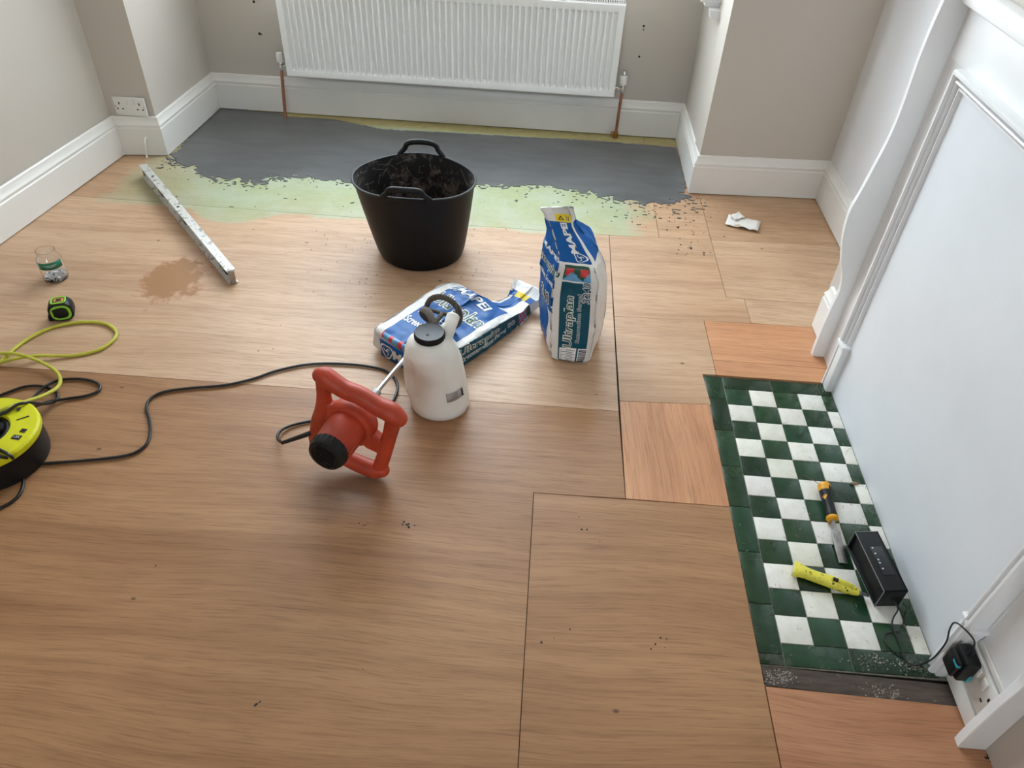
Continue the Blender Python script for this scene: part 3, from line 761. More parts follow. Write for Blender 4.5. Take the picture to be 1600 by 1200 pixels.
for s_ in (1, -1):    # rear handle stands up, front handle stands up too
    cx, cy, rx, ry = TB.x - .018, TB.y + .012, RT[0], RT[1]
    pts = []
    for (a, dz, out) in ((-.40, -.012, .003), (-.34, .004, .004), (-.29, .016, .005), (-.25, .034, .006), (-.17, .042, .007), (0, .044, .008), (.17, .042, .007), (.25, .034, .006), (.29, .016, .005), (.34, .004, .004), (.40, -.012, .003)):
        ang = s_ * PI / 2 + a * 1.0
        pts.append(Vector((cx + (rx + out * .2) * math.cos(ang), cy + (ry + out + .002) * math.sin(ang), TH + .012 + dz * (.85 if s_ > 0 else .75))))
    mb = MB(); c_ = cr(pts, 5); mb.tube(c_, [.0085 + .0025 * (1 - abs(2 * i / (len(c_) - 1) - 1)) for i in range(len(c_))], 12); mb.build('handle', M['rubber'], tub)
mb = MB(); rn = random.Random(11)
for k in range(90):
    a = rn.uniform(0, 2 * PI); t = rn.uniform(.3, .97)
    if rn.random() < .5: a = rn.uniform(.2, PI - .2)
    R_ = tubring(t, .007, 128); i = int(a / (2 * PI) * 128) % 128; p0 = R_[i]
    i2 = (i + rn.randint(-7, 7)) % 128; p1 = tubring(max(.05, min(.97, t + rn.uniform(-.2, .2))), .010, 128)[i2]
    md = (p0 + p1) / 2 + Vector((rn.uniform(-.01, .01),) * 3); mb.tube(cr([p0, md, p1], 4), .0006, 4)
o = mb.build('dried_fibres', simple('pale_fibres', (128, 118, 110), .9), tub); o['kind'] = 'stuff'

# ------------------------------------------------------------------ spirit level
a = Vector((-1.675, 2.828, 0)); b = Vector((-1.046, 2.100, 0)); d = (b - a).normalized(); nr = Vector((-d.y, d.x, 0)); L = (b - a).length
xf = Matrix(((d.x, nr.x, 0, a.x), (d.y, nr.y, 0, a.y), (0, 0, 1, 0), (0, 0, 0, 1)))
lv = thing('spirit_level', a, 'long paint-spattered aluminium spirit level lying diagonally near the left wall', 'spirit level', mat=xf)
mb = MB(xf); w = .0155
ipr = [(-w, .0), (w, 0), (w, .004), (.003, .005), (.003, .050), (w, .051), (w, .056), (-w, .056), (-w, .051), (-.003, .050), (-.003, .005), (-w, .004)]
mb.prism(ipr, 0, L, 'x'); mb.build('beam', M['alu'], lv, sharp=30)
for x in (0, L): mb = MB(xf); mb.box((x - .003, -.009, .002), (x + .003, .009, .054), .001); mb.build('end_cap', M['steel'], lv)
for x in (.22, L / 2, L - .07):
    mb = MB(xf); mb.box((x - .03, -.008, .016), (x + .03, .008, .044), .003); v = mb.build('vial_housing', M['plastic_black'], lv)
    mb = MB(xf); mb.tube([(x - .012, -.0068, .03), (x + .012, -.0068, .03)], .0035, 10); mb.build('vial', simple('amber_vial', (150, 170, 60), .2), v)
for x in (.13, L * .45): mb = MB(xf); mb.lathe([(.006, 0.0562), (.006, .0566)], (x, 0, 0), 12); mb.build('dark_hole', M['ink'], lv)

# ------------------------------------------------------------------ clear bottle of screws
BO = Vector((-1.652, 2.060, 0))
clear = NT('clear_plastic'); clear.b.inputs['Transmission Weight'].default_value = 1; clear.b.inputs['Roughness'].default_value = .03
clear.b.inputs['IOR'].default_value = 1.42; clear.b.inputs['Base Color'].default_value = (.97, .98, .98, 1); M['clear'] = clear.m
bt = thing('plastic_bottle', BO, 'small clear plastic bottle with a green label half full of screws', 'bottle')
tilt = Matrix.Translation(BO)
mb = MB(tilt); op = [(.034, 0), (.0385, .004), (.0395, .010), (.0395, .075), (.037, .085), (.031, .094), (.030, .098), (.030, .112)]
mb.lathe(op + [(r - .0012, max(z, .0015)) for r, z in op[::-1]], n=32, cap0=True, cap1=True); mb.build('bottle_body', M['clear'], bt)
mb = MB(tilt)
arc = [(-2.0 + 2.0 * k / 20) for k in range(21)]
mb.rings([[(.0402 * math.cos(a_), .0402 * math.sin(a_), z) for a_ in arc] for z in (.056, .082)], False, False, closed=False)
lb = mb.build('bottle_label', simple('green_label', (16, 112, 82), .45), bt, solid=.0004)
mb = MB(tilt); vs, fs = text_tris('SCREWS', .008)
vs = []; fs = []
for k, (zz, wd) in enumerate(((.071, .5), (.066, .35))):
    mb.rings([[(.0407 * math.cos(-1.0 + q * wd / 6), .0407 * math.sin(-1.0 + q * wd / 6), z) for q in range(-6, 7)] for z in (zz, zz + .0012)], False, False, closed=False)
mb.build('label_lines', M['print_white'], bt)
mb = MB(tilt); rn = random.Random(2)
for k in range(230):
    r = .035 * math.sqrt(rn.random()); a_ = rn.uniform(0, 2 * PI); z = rn.uniform(.005, .026 - .2 * r); c = Vector((r * math.cos(a_), r * math.sin(a_), z))
    dv = Vector((rn.gauss(0, 1), rn.gauss(0, 1), rn.gauss(0, .5))).normalized() * .006
    if (c + dv).xy.length > .036 or (c - dv).xy.length > .036 or (c - dv).z < .003 or (c + dv).z < .003: continue
    mb.tube([c - dv, c + dv * .8, c + dv], [.0012, .0012, .0026], 6)
o = mb.build('screws', simple('bright_zinc', (225, 226, 230), .3, .6, var=.25, scale=200)); tag(o, 'heap of small silver screws inside the clear bottle', 'screws', kind='stuff')

# ------------------------------------------------------------------ tape measure
TM = Matrix.Translation((-1.512, 1.848, 0)) @ Matrix.Rotation(math.radians(24), 4, 'Z')
tm = thing('tape_measure', (0, 0, 0), 'black and lime green tape measure lying near the yellow cord loop', 'tape measure', mat=TM)
def rr2(w, h, r, n=6):
    out = []
    for (cx, cy, a0) in ((w / 2 - r, h / 2 - r, 0), (-w / 2 + r, h / 2 - r, PI / 2), (-w / 2 + r, -h / 2 + r, PI), (w / 2 - r, -h / 2 + r, 1.5 * PI)):
        for k in range(n + 1): a_ = a0 + PI / 2 * k / n; out.append((cx + r * math.cos(a_), cy + r * math.sin(a_)))
    return out
def slab(mb, outline, y0, y1, bev=.003, xf=None):
    """outline in x,z; extruded along y with rounded rims"""
    def ins(o_, g):
        n = len(o_); cx = sum(p[0] for p in o_) / n; cz = sum(p[1] for p in o_) / n
        mx = max(abs(p[0] - cx) for p in o_); return [(cx + (p[0] - cx) * (1 - g / mx), cz + (p[1] - cz) * (1 - g / mx)) for p in o_]
    rs = [(ins(outline, bev), y0), (ins(outline, bev * .3), y0 + bev * .3), (outline, y0 + bev), (outline, y1 - bev), (ins(outline, bev * .3), y1 - bev * .3), (ins(outline, bev), y1)]
    mb.rings([[(p[0], y, p[1]) for p in o_] for o_, y in rs])
oo = [(x, z + .034) for x, z in rr2(.072, .066, .026)]; oo = [(x - (.0), z) for x, z in oo]
mb = MB(TM); slab(mb, oo, -.024, .024, .006); mb.box((-.044, -.014, .001), (-.02, .014, .022), .004); mb.build('case', M['plastic_black'], tm)
mb = MB(TM); out = [(x * .80, z * .80 + .007) for x, z in oo]; inn = [(x * .58, z * .58 + .014) for x, z in oo]
vs, fs = ring2d([(x, z) for x, z in out], [(x, z) for x, z in inn])
put2d(mb, vs, fs, lambda x, z: (x, -.0245, z)); mb.build('lime_ring', M['lime'], tm, solid=.0012)
mb = MB(TM)   # lime frame on the top edge
out = rr2(.046, .040, .012); inn = rr2(.034, .029, .008); vs, fs = ring2d(out, inn)
put2d(mb, vs, fs, lambda x, y: (x, y, .0682 - .0005 * abs(x) / .02)); mb.build('top_lime_ring', M['lime'], tm, solid=.0012)
mb = MB(TM); vs, fs = ring2d(rr2(.030, .026, .006), rr2(.014, .010, .004)); put2d(mb, vs, fs, lambda x, y: (x, y, .0678)); mb.build('brass_badge', M['brass'], tm, solid=.001)
mb = MB(TM); mb.box((-.022, -.0262, .022), (.018, -.0245, .050), .0006); mb.build('front_badge', M['plastic_black'], tm)
mb = MB(TM); mb.box((-.047, -.009, .002), (-.0445, .009, .012)); mb.box((-.0475, -.009, 0.0), (-.040, .009, .0015)); mb.build('end_hook', M['steel'], tm)

# ------------------------------------------------------------------ cable reel
RC = Vector((-1.372, 1.240, 0))
reel = thing('cable_reel', RC, 'yellow and black round cable reel cut off by the left edge', 'cable reel')
mb = MB(); mb.lathe([(.118, 0), (.124, .004), (.126, .02), (.126, .078), (.122, .082)], RC, 64); mb.build('drum', M['plastic_black'], reel)
mb = MB(); mb.lathe([(.129, .080), (.131, .084), (.130, .096), (.125, .102), (.066, .104), (.062, .100), (.062, .080)], RC, 64, cap0=False, cap1=False)
mb.box((RC.x + .052, RC.y - .135, .082), (RC.x + .088, RC.y - .085, .102), .008)
mb.build('yellow_face', M['reel_yellow'], reel)
mb = MB(); mb.lathe([(.0615, .080), (.0615, .096), (.055, .099), (.045, .094), (.02, .094), (.0, .094)], RC, 48, cap1=False); mb.build('socket_hub', M['plastic_black'], reel)
mb = MB()
for k in range(4):
    a_ = k * PI / 2 + .5; c = RC + Vector((.034 * math.cos(a_), .034 * math.sin(a_), .094)); mb.box((-.014, -.014, 0), (.014, .014, .012), .003, Matrix.Translation(c) @ Matrix.Rotation(a_, 4, 'Z'))
mb.build('outlet', M['plastic_black'], reel)
mb = MB(); mb.tube([RC + Vector((.03, -.02, .10)), RC + Vector((.05, -.035, .108))], .005, 8); mb.build('red_switch', simple('red_plastic', (170, 30, 25), .4), reel)
mb = MB(); c = RC + Vector((.058, -.092, .102)); mb.lathe([(.012, 0), (.012, .012), (.010, .017), (.0, .018)], c, 20, cap1=False); mb.tube([c + Vector((0, 0, .008)), c + Vector((-.03, .028, .008))], .005, 8); mb.build('crank_knob', M['plastic_black'], reel)
mb = MB()
def reelflat(dx, dy, w, h, rot):
    xf_ = Matrix.Translation(RC + Vector((dx, dy, .1036))) @ Matrix.Rotation(rot, 4, 'Z'); mb.box((-w / 2, -h / 2, -.0005), (w / 2, h / 2, .0008), 0, xf_)
reelflat(.075, .055, .003, .030, -.9); mb.build('face_slot', M['ink'], reel)
mb = MB(); reelflat(.101, .012, .014, .012, -.1); mb.build('printed_label', M['ink'], reel)
mb = MB(); reelflat(.097, -.012, .022, .014, -.1); mb.build('printed_label', M['ink'], reel)
mb = MB(); vs, fs = text_tris('13A', .010); put2d(mb, vs, fs, lambda x, y: RC + Vector((.097 + x, -.012 + y, .1050))); mb.build('label_text', M['print_white'], reel)

# cords -------------------------------------------------------------
def px_path(pts, r, n=6):
    out = [P(x, y, z) for x, y, z in pts]; return cr(out, n)
mb = MB()
yc = [(-60, 610, .006), (-30, 588, .006), (0, 566, .006), (25, 543, .006), (50, 526, .006), (75, 514, .006), (100, 507, .006), (135, 503, .006), (165, 506, .006), (180, 516, .006), (180, 528, .006), (162, 543, .006), (140, 551, .006), (110, 556, .006), (60, 556, .014), (20, 561, .018), (-20, 572, .006), (-60, 575, .006), (-70, 560, .006), (-40, 553, .006), (0, 552, .010), (30, 554, .022), (60, 564, .02), (85, 578, .016), (94, 592, .018), (90, 605, .022), (70, 617, .045), (45, 626, .08), (20, 634, .112), (0, 642, .112), (-30, 652, .112)]
mb.tube(px_path(yc, 0), .0052, 10); o = mb.build('yellow_cord', M['cord_yellow']); tag(o, 'looped yellow extension cord lying from the reel across the pale plywood', 'cord')
mb = MB()
bk = [(-30, 655, .112), (8, 645, .110), (25, 633, .112), (45, 629, .10), (70, 631, .035), (86, 626, .006), (90, 617, .006), (80, 608, .006), (62, 603, .006), (40, 604, .006), (15, 612, .006), (-10, 622, .006)]
mb.tube(px_path(bk, 0), .0042, 8)
bk = [(28, 640, .108), (45, 630, .06), (58, 615, .014), (72, 603, .012), (92, 594, .006), (120, 592, .006), (143, 595, .006), (156, 603, .006), (152, 612, .006), (132, 619, .006), (105, 623, .006), (80, 627, .015), (60, 633, .03), (48, 637, .09)]
mb.tube(px_path(bk, 0), .0042, 8)
bk = [(-40, 690, .108), (0, 703, .108), (18, 714, .098), (24, 722, .02), (31, 735, .006), (36, 750, .004), (33, 768, .004), (20, 783, .004), (0, 794, .004), (-30, 806, .004)]
mb.tube(px_path(bk, 0), .0042, 8)
o = mb.build('black_cord', M['cable']); tag(o, 'thin black mains cord looping round and off the yellow reel', 'cord')

# ------------------------------------------------------------------ mixing drill
G0 = Vector((-.4318, 1.298, .1575)); PD = P(690, 492, .135)
ax = (PD - G0).normalized(); u0 = ax.cross(Vector((0, 0, 1))).normalized(); v0 = u0.cross(ax)
phi = -.2354; U = u0 * math.cos(phi) + v0 * math.sin(phi); V = -u0 * math.sin(phi) + v0 * math.cos(phi)
# local x=U y=V z=-ax (right handed)
MX = Matrix(((U.x, V.x, -ax.x, G0.x), (U.y, V.y, -ax.y, G0.y), (U.z, V.z, -ax.z, G0.z), (0, 0, 0, 1)))
mx = thing('paddle_mixer', (0, 0, 0), 'orange electric paddle mixer resting on its handle frame on the plywood', 'mixing drill', mat=MX)
def mtube(pts, r, n=14, sq=None, seg=6):
    mb = MB(MX); c = cr(pts, seg); rr = r
    if isinstance(r, (list, tuple)):
        rr = []
        for i in range(len(c)):
            t = i / seg; k = min(int(t), len(r) - 2); rr.append(r[k] + (r[k + 1] - r[k]) * (t - k))
    if not isinstance(rr, (list, tuple)): rr = [rr] * len(c)
    rr = list(rr); t0 = (c[0] - c[1]).normalized(); t1 = (c[-1] - c[-2]).normalized(); ra, rb = rr[0], rr[-1]
    pre = [(c[0] + t0 * ra * math.sin(q), ra * math.cos(q)) for q in (1.45, 1.1, .75, .4)]; post = [(c[-1] + t1 * rb * math.sin(q), rb * math.cos(q)) for q in (.4, .75, 1.1, 1.45)]
    c = [p for p, _ in pre] + c + [p for p, _ in post]; rr = [q for _, q in pre] + rr + [q for _, q in post]
    mb.tube(c, rr, n, sq=sq); return mb
AX, AY = .096, .119; OX, OY = -.006, .016      # body axis offset
mtube([(-AX - .010, AY + .006, .0), (-AX + .004, AY + .008, 0), (-.04, AY - .002, 0), (.0, AY + .002, 0), (.05, AY - .004, 0), (AX - .01, AY - .004, 0), (AX + .012, AY - .012, 0)],
      [.020, .0255, .0235, .0235, .0245, .0265, .023]).build('top_handle', M['orange'], mx)
mtube([(-AX - .004, -AY + .012, 0), (-AX + .012, -AY + .002, 0), (-.03, -AY, 0), (.02, -AY - .002, 0), (AX - .02, -AY + .004, 0), (AX + .006, -AY + .018, 0)],
      [.013, .020, .021, .023, .024, .019]).build('bottom_handle', M['orange'], mx)
mb = mtube([(-AX, AY, 0), (-AX + .006, AY - .05, .0), (-AX + .012, .02, .0), (-AX + .004, -.03, .0), (-AX - .002, -.07, .0), (-AX, -AY + .012, 0)], [.019, .0165, .020, .018, .013, .012], sq=(1.0, 1.15))
mb.build('left_side', M['orange'], mx)
mb = mtube([(AX + .002, AY - .014, 0), (AX + .002, .04, 0), (AX, 0, 0), (AX, -.05, 0), (AX - .004, -AY + .012, 0)], [.018, .0155, .017, .0155, .0165], sq=(1.0, 1.2)); mb.build('right_side', M['orange'], mx)
# cross web joining body and frame
mb = MB(MX); mb.prism([(.02, .034), (AX, .012), (AX, -.034), (.05, -.036), (.02, -.020)], -.015, .013, 'z', .004); mb.build('right_web', M['orange'], mx)
mb = MB(MX); mb.prism([(-AX + .002, .055), (-.04, .050), (-.03, -.02), (-.040, -AY + .012), (-AX + .006, -AY + .008), (-AX - .004, -.05)], -.014, .014, 'z', .004); mb.build('left_web', M['orange'], mx)
OB = MX @ Matrix.Translation((OX, OY, 0))
mb = MB(OB); mb.lathe([(.046, -.030), (.062, -.024), (.067, -.010), (.067, .008), (.063, .016), (.052, .020), (.050, .05), (.047, .085), (.047, .100)], n=40); 
mb.build('motor_housing', M['orange'], mx)
mb = MB(OB); mb.box((.036, -.010, .018), (.050, .010, .095), .004); mb.build('switch_rib', M['orange'], mx)
mb = MB(OB); mb.lathe([(.045, .098), (.0475, .101), (.0475, .118), (.043, .128), (.034, .1315), (.033, .129), (.0, .129)], n=36, cap1=False); cap = mb.build('motor_cap', M['plastic_black'], mx)
mb = MB(OB)
for k in range(22):
    a_ = k / 22 * 2 * PI
    mb.box((.0425, -.0012, .100), (.0487, .0012, .116), .0006, Matrix.Rotation(a_, 4, 'Z'))
for k in range(-3, 4): mb.box((-.026, k * .008 - .0014, .1285), (.026, k * .008 + .0014, .1308), .0005)
mb.build('cooling_fins', M['plastic_black'], cap)
mb = MB(OB); mb.lathe([(.050, -.026), (.052, -.034), (.046, -.046), (.030, -.060), (.016, -.066), (.013, -.082), (.0, -.082)], n=32, cap1=False); mb.build('gearbox', simple('cast_aluminium', (190, 188, 182), .4, .7), mx)
# shaft from the body to the paddle
S0 = OB @ Vector((0, 0, -.07)); sd = (PD - S0).normalized(); SL = (PD - S0).length
mb = MB(); mb.tube([S0, S0 + sd * .03, S0 + sd * .035, S0 + sd * .065, S0 + sd * .07], [.009, .009, .0125, .0125, .007], 10); mb.build('shaft_coupling', M['steel'], mx)
mb = MB(); mb.tube([S0 + sd * .06, PD], .0065, 14); shaft = mb.build('shaft', M['chrome'], mx)
e1 = sd.cross(Vector((0, 0, 1))).normalized(); e2 = e1.cross(sd)
mb = MB()
ring = [PD + sd * .012 + (e1 * math.cos(2 * PI * k / 40) + e2 * math.sin(2 * PI * k / 40)) * .056 for k in range(41)]
mb.tube(ring, .0085, 10, sq=(1.1, .65), caps=False)
ring2 = [PD - sd * .115 + (e1 * math.cos(2 * PI * k / 36) + e2 * math.sin(2 * PI * k / 36)) * .034 for k in range(37)]
for h in range(2):
    pts = []
    for k in range(22):
        t = k / 21; a_ = h * PI + .3 + t * PI * 1.15; r = .014 + .042 * min(1, t * 1.5); pts.append(PD + sd * (-.125 + .137 * t) + (e1 * math.cos(a_) + e2 * math.sin(a_)) * r)
    mb.tube(pts, .0085, 8, sq=(.55, 1.35))
mb.tube([PD - sd * .14, PD - sd * .10], .013, 12); mb.tube([PD - sd * .10, PD + sd * .01], .008, 10)
for h in range(2): a_ = h * PI; mb.tube([PD + sd * .008, PD + sd * .012 + (e1 * math.cos(a_) + e2 * math.sin(a_)) * .055], .006, 8)
mb.build('mixing_paddle', M['grey_tail'], mx)
# power cable
c0 = MX @ Vector((-AX - .004, -.078, .004)); c1 = P(437, 690, .05)
mb = MB(); rel = cr([c0, c0 * .6 + P(440, 693, .05) * .4, P(441, 692, .045)], 6); mb.tube(rel, [.0075 - .0025 * i / (len(rel) - 1) for i in range(len(rel))], 12); mb.build('cable_boot', M['cable'], mx)
path = [P(442, 692, .045), P(435, 687, .03), P(434, 680, .02), P(441, 671, .010), P(458, 664, .006), P(480, 659, .0055), P(505, 655, .0055), P(540, 652, .0055), P(580, 645, .0055), P(608, 632, .0055), P(618, 618, .0055), P(621, 604, .0055), P(616, 590, .0055), P(602, 579, .0055), P(580, 573, .0055), P(545, 569, .0055), P(505, 568, .0055), P(470, 571, .0055), P(430, 580, .0055), P(395, 592, .0055), P(350, 602, .0055), P(300, 606, .0055), P(262, 611, .0055), P(242, 618, .0055), P(231, 628, .0055), P(229, 640, .0055), P(233, 655, .0055), P(235, 672, .0055), P(231, 690, .0055), P(220, 702, .0055), P(200, 711, .0055), P(160, 717, .0055), P(100, 722, .0055), P(50, 725, .0055), P(28, 724, .02), P(12, 716, .09), P(0, 713, .106), P(-25, 700, .106)]
mb = MB(); mb.tube(cr(path, 6), .0042, 8); mb.build('power_cable', M['cable'], mx)

# ------------------------------------------------------------------ white pouring jug
JC = Vector((-.253, 1.583, 0))
milky = NT('milky_plastic'); milky.b.inputs['Base Color'].default_value = lin(232, 232, 222); milky.b.inputs['Roughness'].default_value = .38
milky.b.inputs['Subsurface Weight'].default_value = .25; milky.b.inputs['Subsurface Radius'].default_value = (.03, .03, .025)
milky.color(milky.ramp(milky.noise(milky.co(), 9, 3), [(.3, lin(232, 232, 224)), (.7, lin(242, 242, 236))])); M['milky'] = milky.m
jug = thing('pouring_jug', JC, 'tall white plastic jug with a round black lid and side spout', 'jug')
fw = Vector((-.16, -1, 0)).normalized(); rt = Vector((1, -.16, 0)).normalized()
def jugring(z, n=72):
    T = [(0, .082, .078), (.004, .0865, .083), (.05, .0865, .083), (.12, .084, .081), (.17, .080, .077), (.21, .073, .070), (.232, .063, .060), (.243, .052, .050), (.250, .039, .039)]
    for k in range(len(T) - 1):
        if T[k][0] <= z <= T[k + 1][0]:
            t = (z - T[k][0]) / (T[k + 1][0] - T[k][0]); a_ = T[k][1] + (T[k + 1][1] - T[k][1]) * t; b_ = T[k][2] + (T[k + 1][2] - T[k][2]) * t
    c = JC + Vector((-.022, -.012, 0)) * (z / .25); out = []
    for k in range(n):
        th = 2 * PI * k / n; p = rt * math.cos(th) * a_ + fw * math.sin(th) * b_
        # moulded grip: vertical groove on the front-left
        ang = (th - 2.15 + PI) % (2 * PI) - PI
        wz = max(0, min(1, (z - .045) / .02)) * max(0, min(1, (.205 - z) / .02))
        g = math.exp(-(ang / .13) ** 2) * .014 * wz
        g -= math.exp(-((ang - .42) / .22) ** 2) * .006 * wz
        g += (.0025 * wz if -1.25 < ang < -.16 else 0)
        p = p * (1 - g / a_); out.append(c + p + Vector((0, 0, z)))
    return out
mb = MB(); mb.rings([jugring(z) for z in (0, .002, .004, .02, .045, .05, .06, .07, .09, .11, .13, .15, .17, .185, .195, .205, .21, .22, .228, .232, .238, .243, .250)]); mb.build('jug_body', M['milky'], jug, sharp=60)
tc = JC + Vector((-.022, -.012, .250))
mb = MB(); mb.lathe([(.037, -.004), (.040, -.003), (.0415, .0), (.0415, .014), (.0395, .0175), (.036, .0165), (.0, .0165)], tc, 48, cap1=False); lid = mb.build('lid', M['plastic_black'], jug)
mb = MB()
for k in range(48): mb.box((.0408, -.0007, .001), (.0422, .0007, .013), 0, Matrix.Translation(tc) @ Matrix.Rotation(2 * PI * k / 48, 4, 'Z'))
mb.prism([(-.004, -.014), (.003, -.010), (.001, -.007), (.004, -.003), (-.002, -.006)], 0, .0005, 'z') if False else None
mb.build('lid_knurling', M['plastic_black'], lid)
mb = MB(); mb.lathe([(.0025, 0), (.0025, .0012), (0, .0014)], tc + Vector((-.004, -.014, .0163)), 10, cap1=False); mb.box((-.0012, -.003, 0), (.0012, .004, .0012), 0, Matrix.Translation(tc + Vector((-.002, -.010, .0163))) @ Matrix.Rotation(.6, 4, 'Z')); mb.build('lid_vent', M['ink'], lid)
sp0 = JC + Vector((.004, .034, .215)); sp1 = P(702, 512, .262); sp2 = P(709, 492, .280)
mb = MB(); mb.tube(cr([sp0, sp0 * .5 + sp1 * .5, sp1, sp1 * .45 + sp2 * .55, sp2], 5), [.034, .032, .030, .028, .026, .0245, .023, .022, .021, .0205, .020, .0175, .0175, .0185, .0185, .0185, .0185, .0185, .0185, .018, .015], 24); mb.build('spout', M['milky'], jug, sharp=50)
mb = MB()
zr = [.072, .104]; rows = []
for z in zr:
    r_ = jugring(z); rows.append([JC + (r_[k] - JC) * 1.004 + Vector((0, 0, 0)) for k in range(3, 12)])
rows = [[Vector((p.x + .0006, p.y - .0006, zr[i])) for p in rows[i]] for i in range(2)]
mb.rings(rows, False, False, closed=False); lb = mb.build('jug_label', simple('grey_label', (176, 170, 168), .5), jug, solid=.0003)
mb = MB()
for q in range(7):
    z = .078 + q * .0036; r_ = jugring(z); a_, b_ = r_[10 - (q % 3)], r_[6]
    mb.tube([JC.xyz * 0 + Vector((p.x + .0016 * (p.x - JC.x) / .085, p.y - .0014, p.z)) for p in (r_[10 - (q % 3)], r_[8], r_[6])], .0005, 4)
for q in range(3): r_ = jugring(.076 + q * .009); p = r_[4]; mb.box((-.004, -.0012, 0), (.004, .0012, .006), 0, Matrix.Translation(p + Vector((.0012, -.0008, 0))))
mb.build('label_print', M['ink'], jug)

# ------------------------------------------------------------------ printed sacks
M['sack_blue'] = simple('blue_sack_film', (0, 88, 162), .42, var=.10, scale=12, bump=.35, bscale=28, spec=.3)
M['sack_teal'] = simple('teal_sack_film', (4, 78, 98), .42, var=.10, scale=12, bump=.35, bscale=28, spec=.3)
M['sack_white'] = simple('white_sack_film', (226, 224, 220), .38, var=.05, scale=20, bump=.35, bscale=28)
M['sack_red'] = simple('red_print', (205, 45, 52), .4); M['sack_green'] = simple('green_print', (24, 84, 62), .4)
M['sack_yellow'] = simple('yellow_print', (238, 208, 20), .4); M['sack_lblue'] = simple('light_blue_print', (96, 156, 200), .4)
SACK = [M['sack_blue'], M['sack_teal'], M['sack_white'], M['sack_red'], M['sack_green'], M['sack_yellow'], M['sack_lblue']]
class Sack:
    def __init__(s, levels, seed, wr=.004, corner=.12, sg=1):
        s.sg = sg
        """levels: rings of K control points"""
        s.L = [[Vector(p) for p in r] for r in levels]; s.K = len(s.L[0]); s.seed = seed; s.wr = wr; s.cn = corner
    def ctrl(s, t):
        n = len(s.L) - 1; x = max(0, min(n - 1e-6, t * n)); i = int(x); f = x - i
        g = lambda k: s.L[max(0, min(n, k))]; out = []
        for k in range(s.K):
            p0, p1, p2, p3 = g(i - 1)[k], g(i)[k], g(i + 1)[k], g(i + 2)[k]
            a = .5 * ((2 * p1) + (p2 - p0) * f + (2 * p0 - 5 * p1 + 4 * p2 - p3) * f * f + (3 * p1 - p0 - 3 * p2 + p3) * f ** 3)
            out.append(a * .6 + (p1 * (1 - f) + p2 * f) * .4)
        return out
    def raw(s, u, t):
        c = s.ctrl(t); K = s.K; u = u % K; i = int(u); f = u - i
        p = c[i].lerp(c[(i + 1) % K], f)
        # soften the corners
        w = s.cn
        if f < w: q = c[i - 1].lerp(c[i], 1 - (w - f)); k = .5 * (1 - f / w); p = p.lerp(q, k)
        elif f > 1 - w: q = c[(i + 1) % K].lerp(c[(i + 2) % K], f - (1 - w)); k = .5 * (1 - (1 - f) / w); p = p.lerp(q, k)
        return p
    def pos(s, u, t, off=0.0):
        p = s.raw(u, t); e = .03
        du = s.raw(u + e, t) - s.raw(u - e, t); dt = s.raw(u, min(1, t + .02)) - s.raw(u, max(0, t - .02))
        n = du.cross(dt)
        n = n.normalized() * s.sg if n.length > 1e-12 else Vector((0, 0, 1))
        sd = s.seed; edge = min(1, max(0, t) * 12)
        k = noise.fractal(Vector((p.x * 11 + sd, p.y * 11, p.z * 9)), 1, 2, 2) * 1.0 + abs(noise.noise(Vector((p.x * 26, p.y * 26 + sd, p.z * 20)))) * .9 - .3
        return p + n * (k * s.wr * edge + off)
    def mesh(s, NU, NT_, matfn):
        mb = MB(); R_ = []
        for j in range(NT_ + 1):
            R_.append([mb.v(s.pos(s.K * i / NU, j / NT_)) for i in range(NU)])
        for j in range(NT_):
            for i in range(NU):
                mb.face((R_[j][i], R_[j][(i + 1) % NU], R_[j + 1][(i + 1) % NU], R_[j + 1][i]), matfn(s.K * (i + .5) / NU, (j + .5) / NT_))
        mb.face(R_[0][::-1], 2); mb.face(R_[-1], 2); return mb
def logo(mb, fn):
    """rounded triangular badge with little swirls, unit size, drawn through fn"""
    def tri(r, n=30):
        out = []
        for k in range(n):
            a = 2 * PI * k / n + PI / 2; rr = r * (1 + .16 * math.cos(3 * (a + PI / 2) )); out.append((rr * math.cos(a), rr * math.sin(a)))
        return out
    vs, fs = ring2d(tri(.55), tri(.44)); put2d(mb, vs, fs, fn)
    for k in range(3):
        a0 = 2 * PI * k / 3 + .5; cx, cy = .17 * math.cos(a0), .17 * math.sin(a0); o_ = []; i_ = []
        for q in range(9):
            b_ = a0 + q / 8 * PI * 1.2; o_.append((cx + .16 * math.cos(b_), cy + .16 * math.sin(b_))); i_.append((cx + .09 * math.cos(b_ + .1), cy + .09 * math.sin(b_ + .1)))
        vs = o_ + i_; fs = [(q, q + 1, 9 + q + 1, 9 + q) for q in range(8)]; put2d(mb, vs, fs, fn)

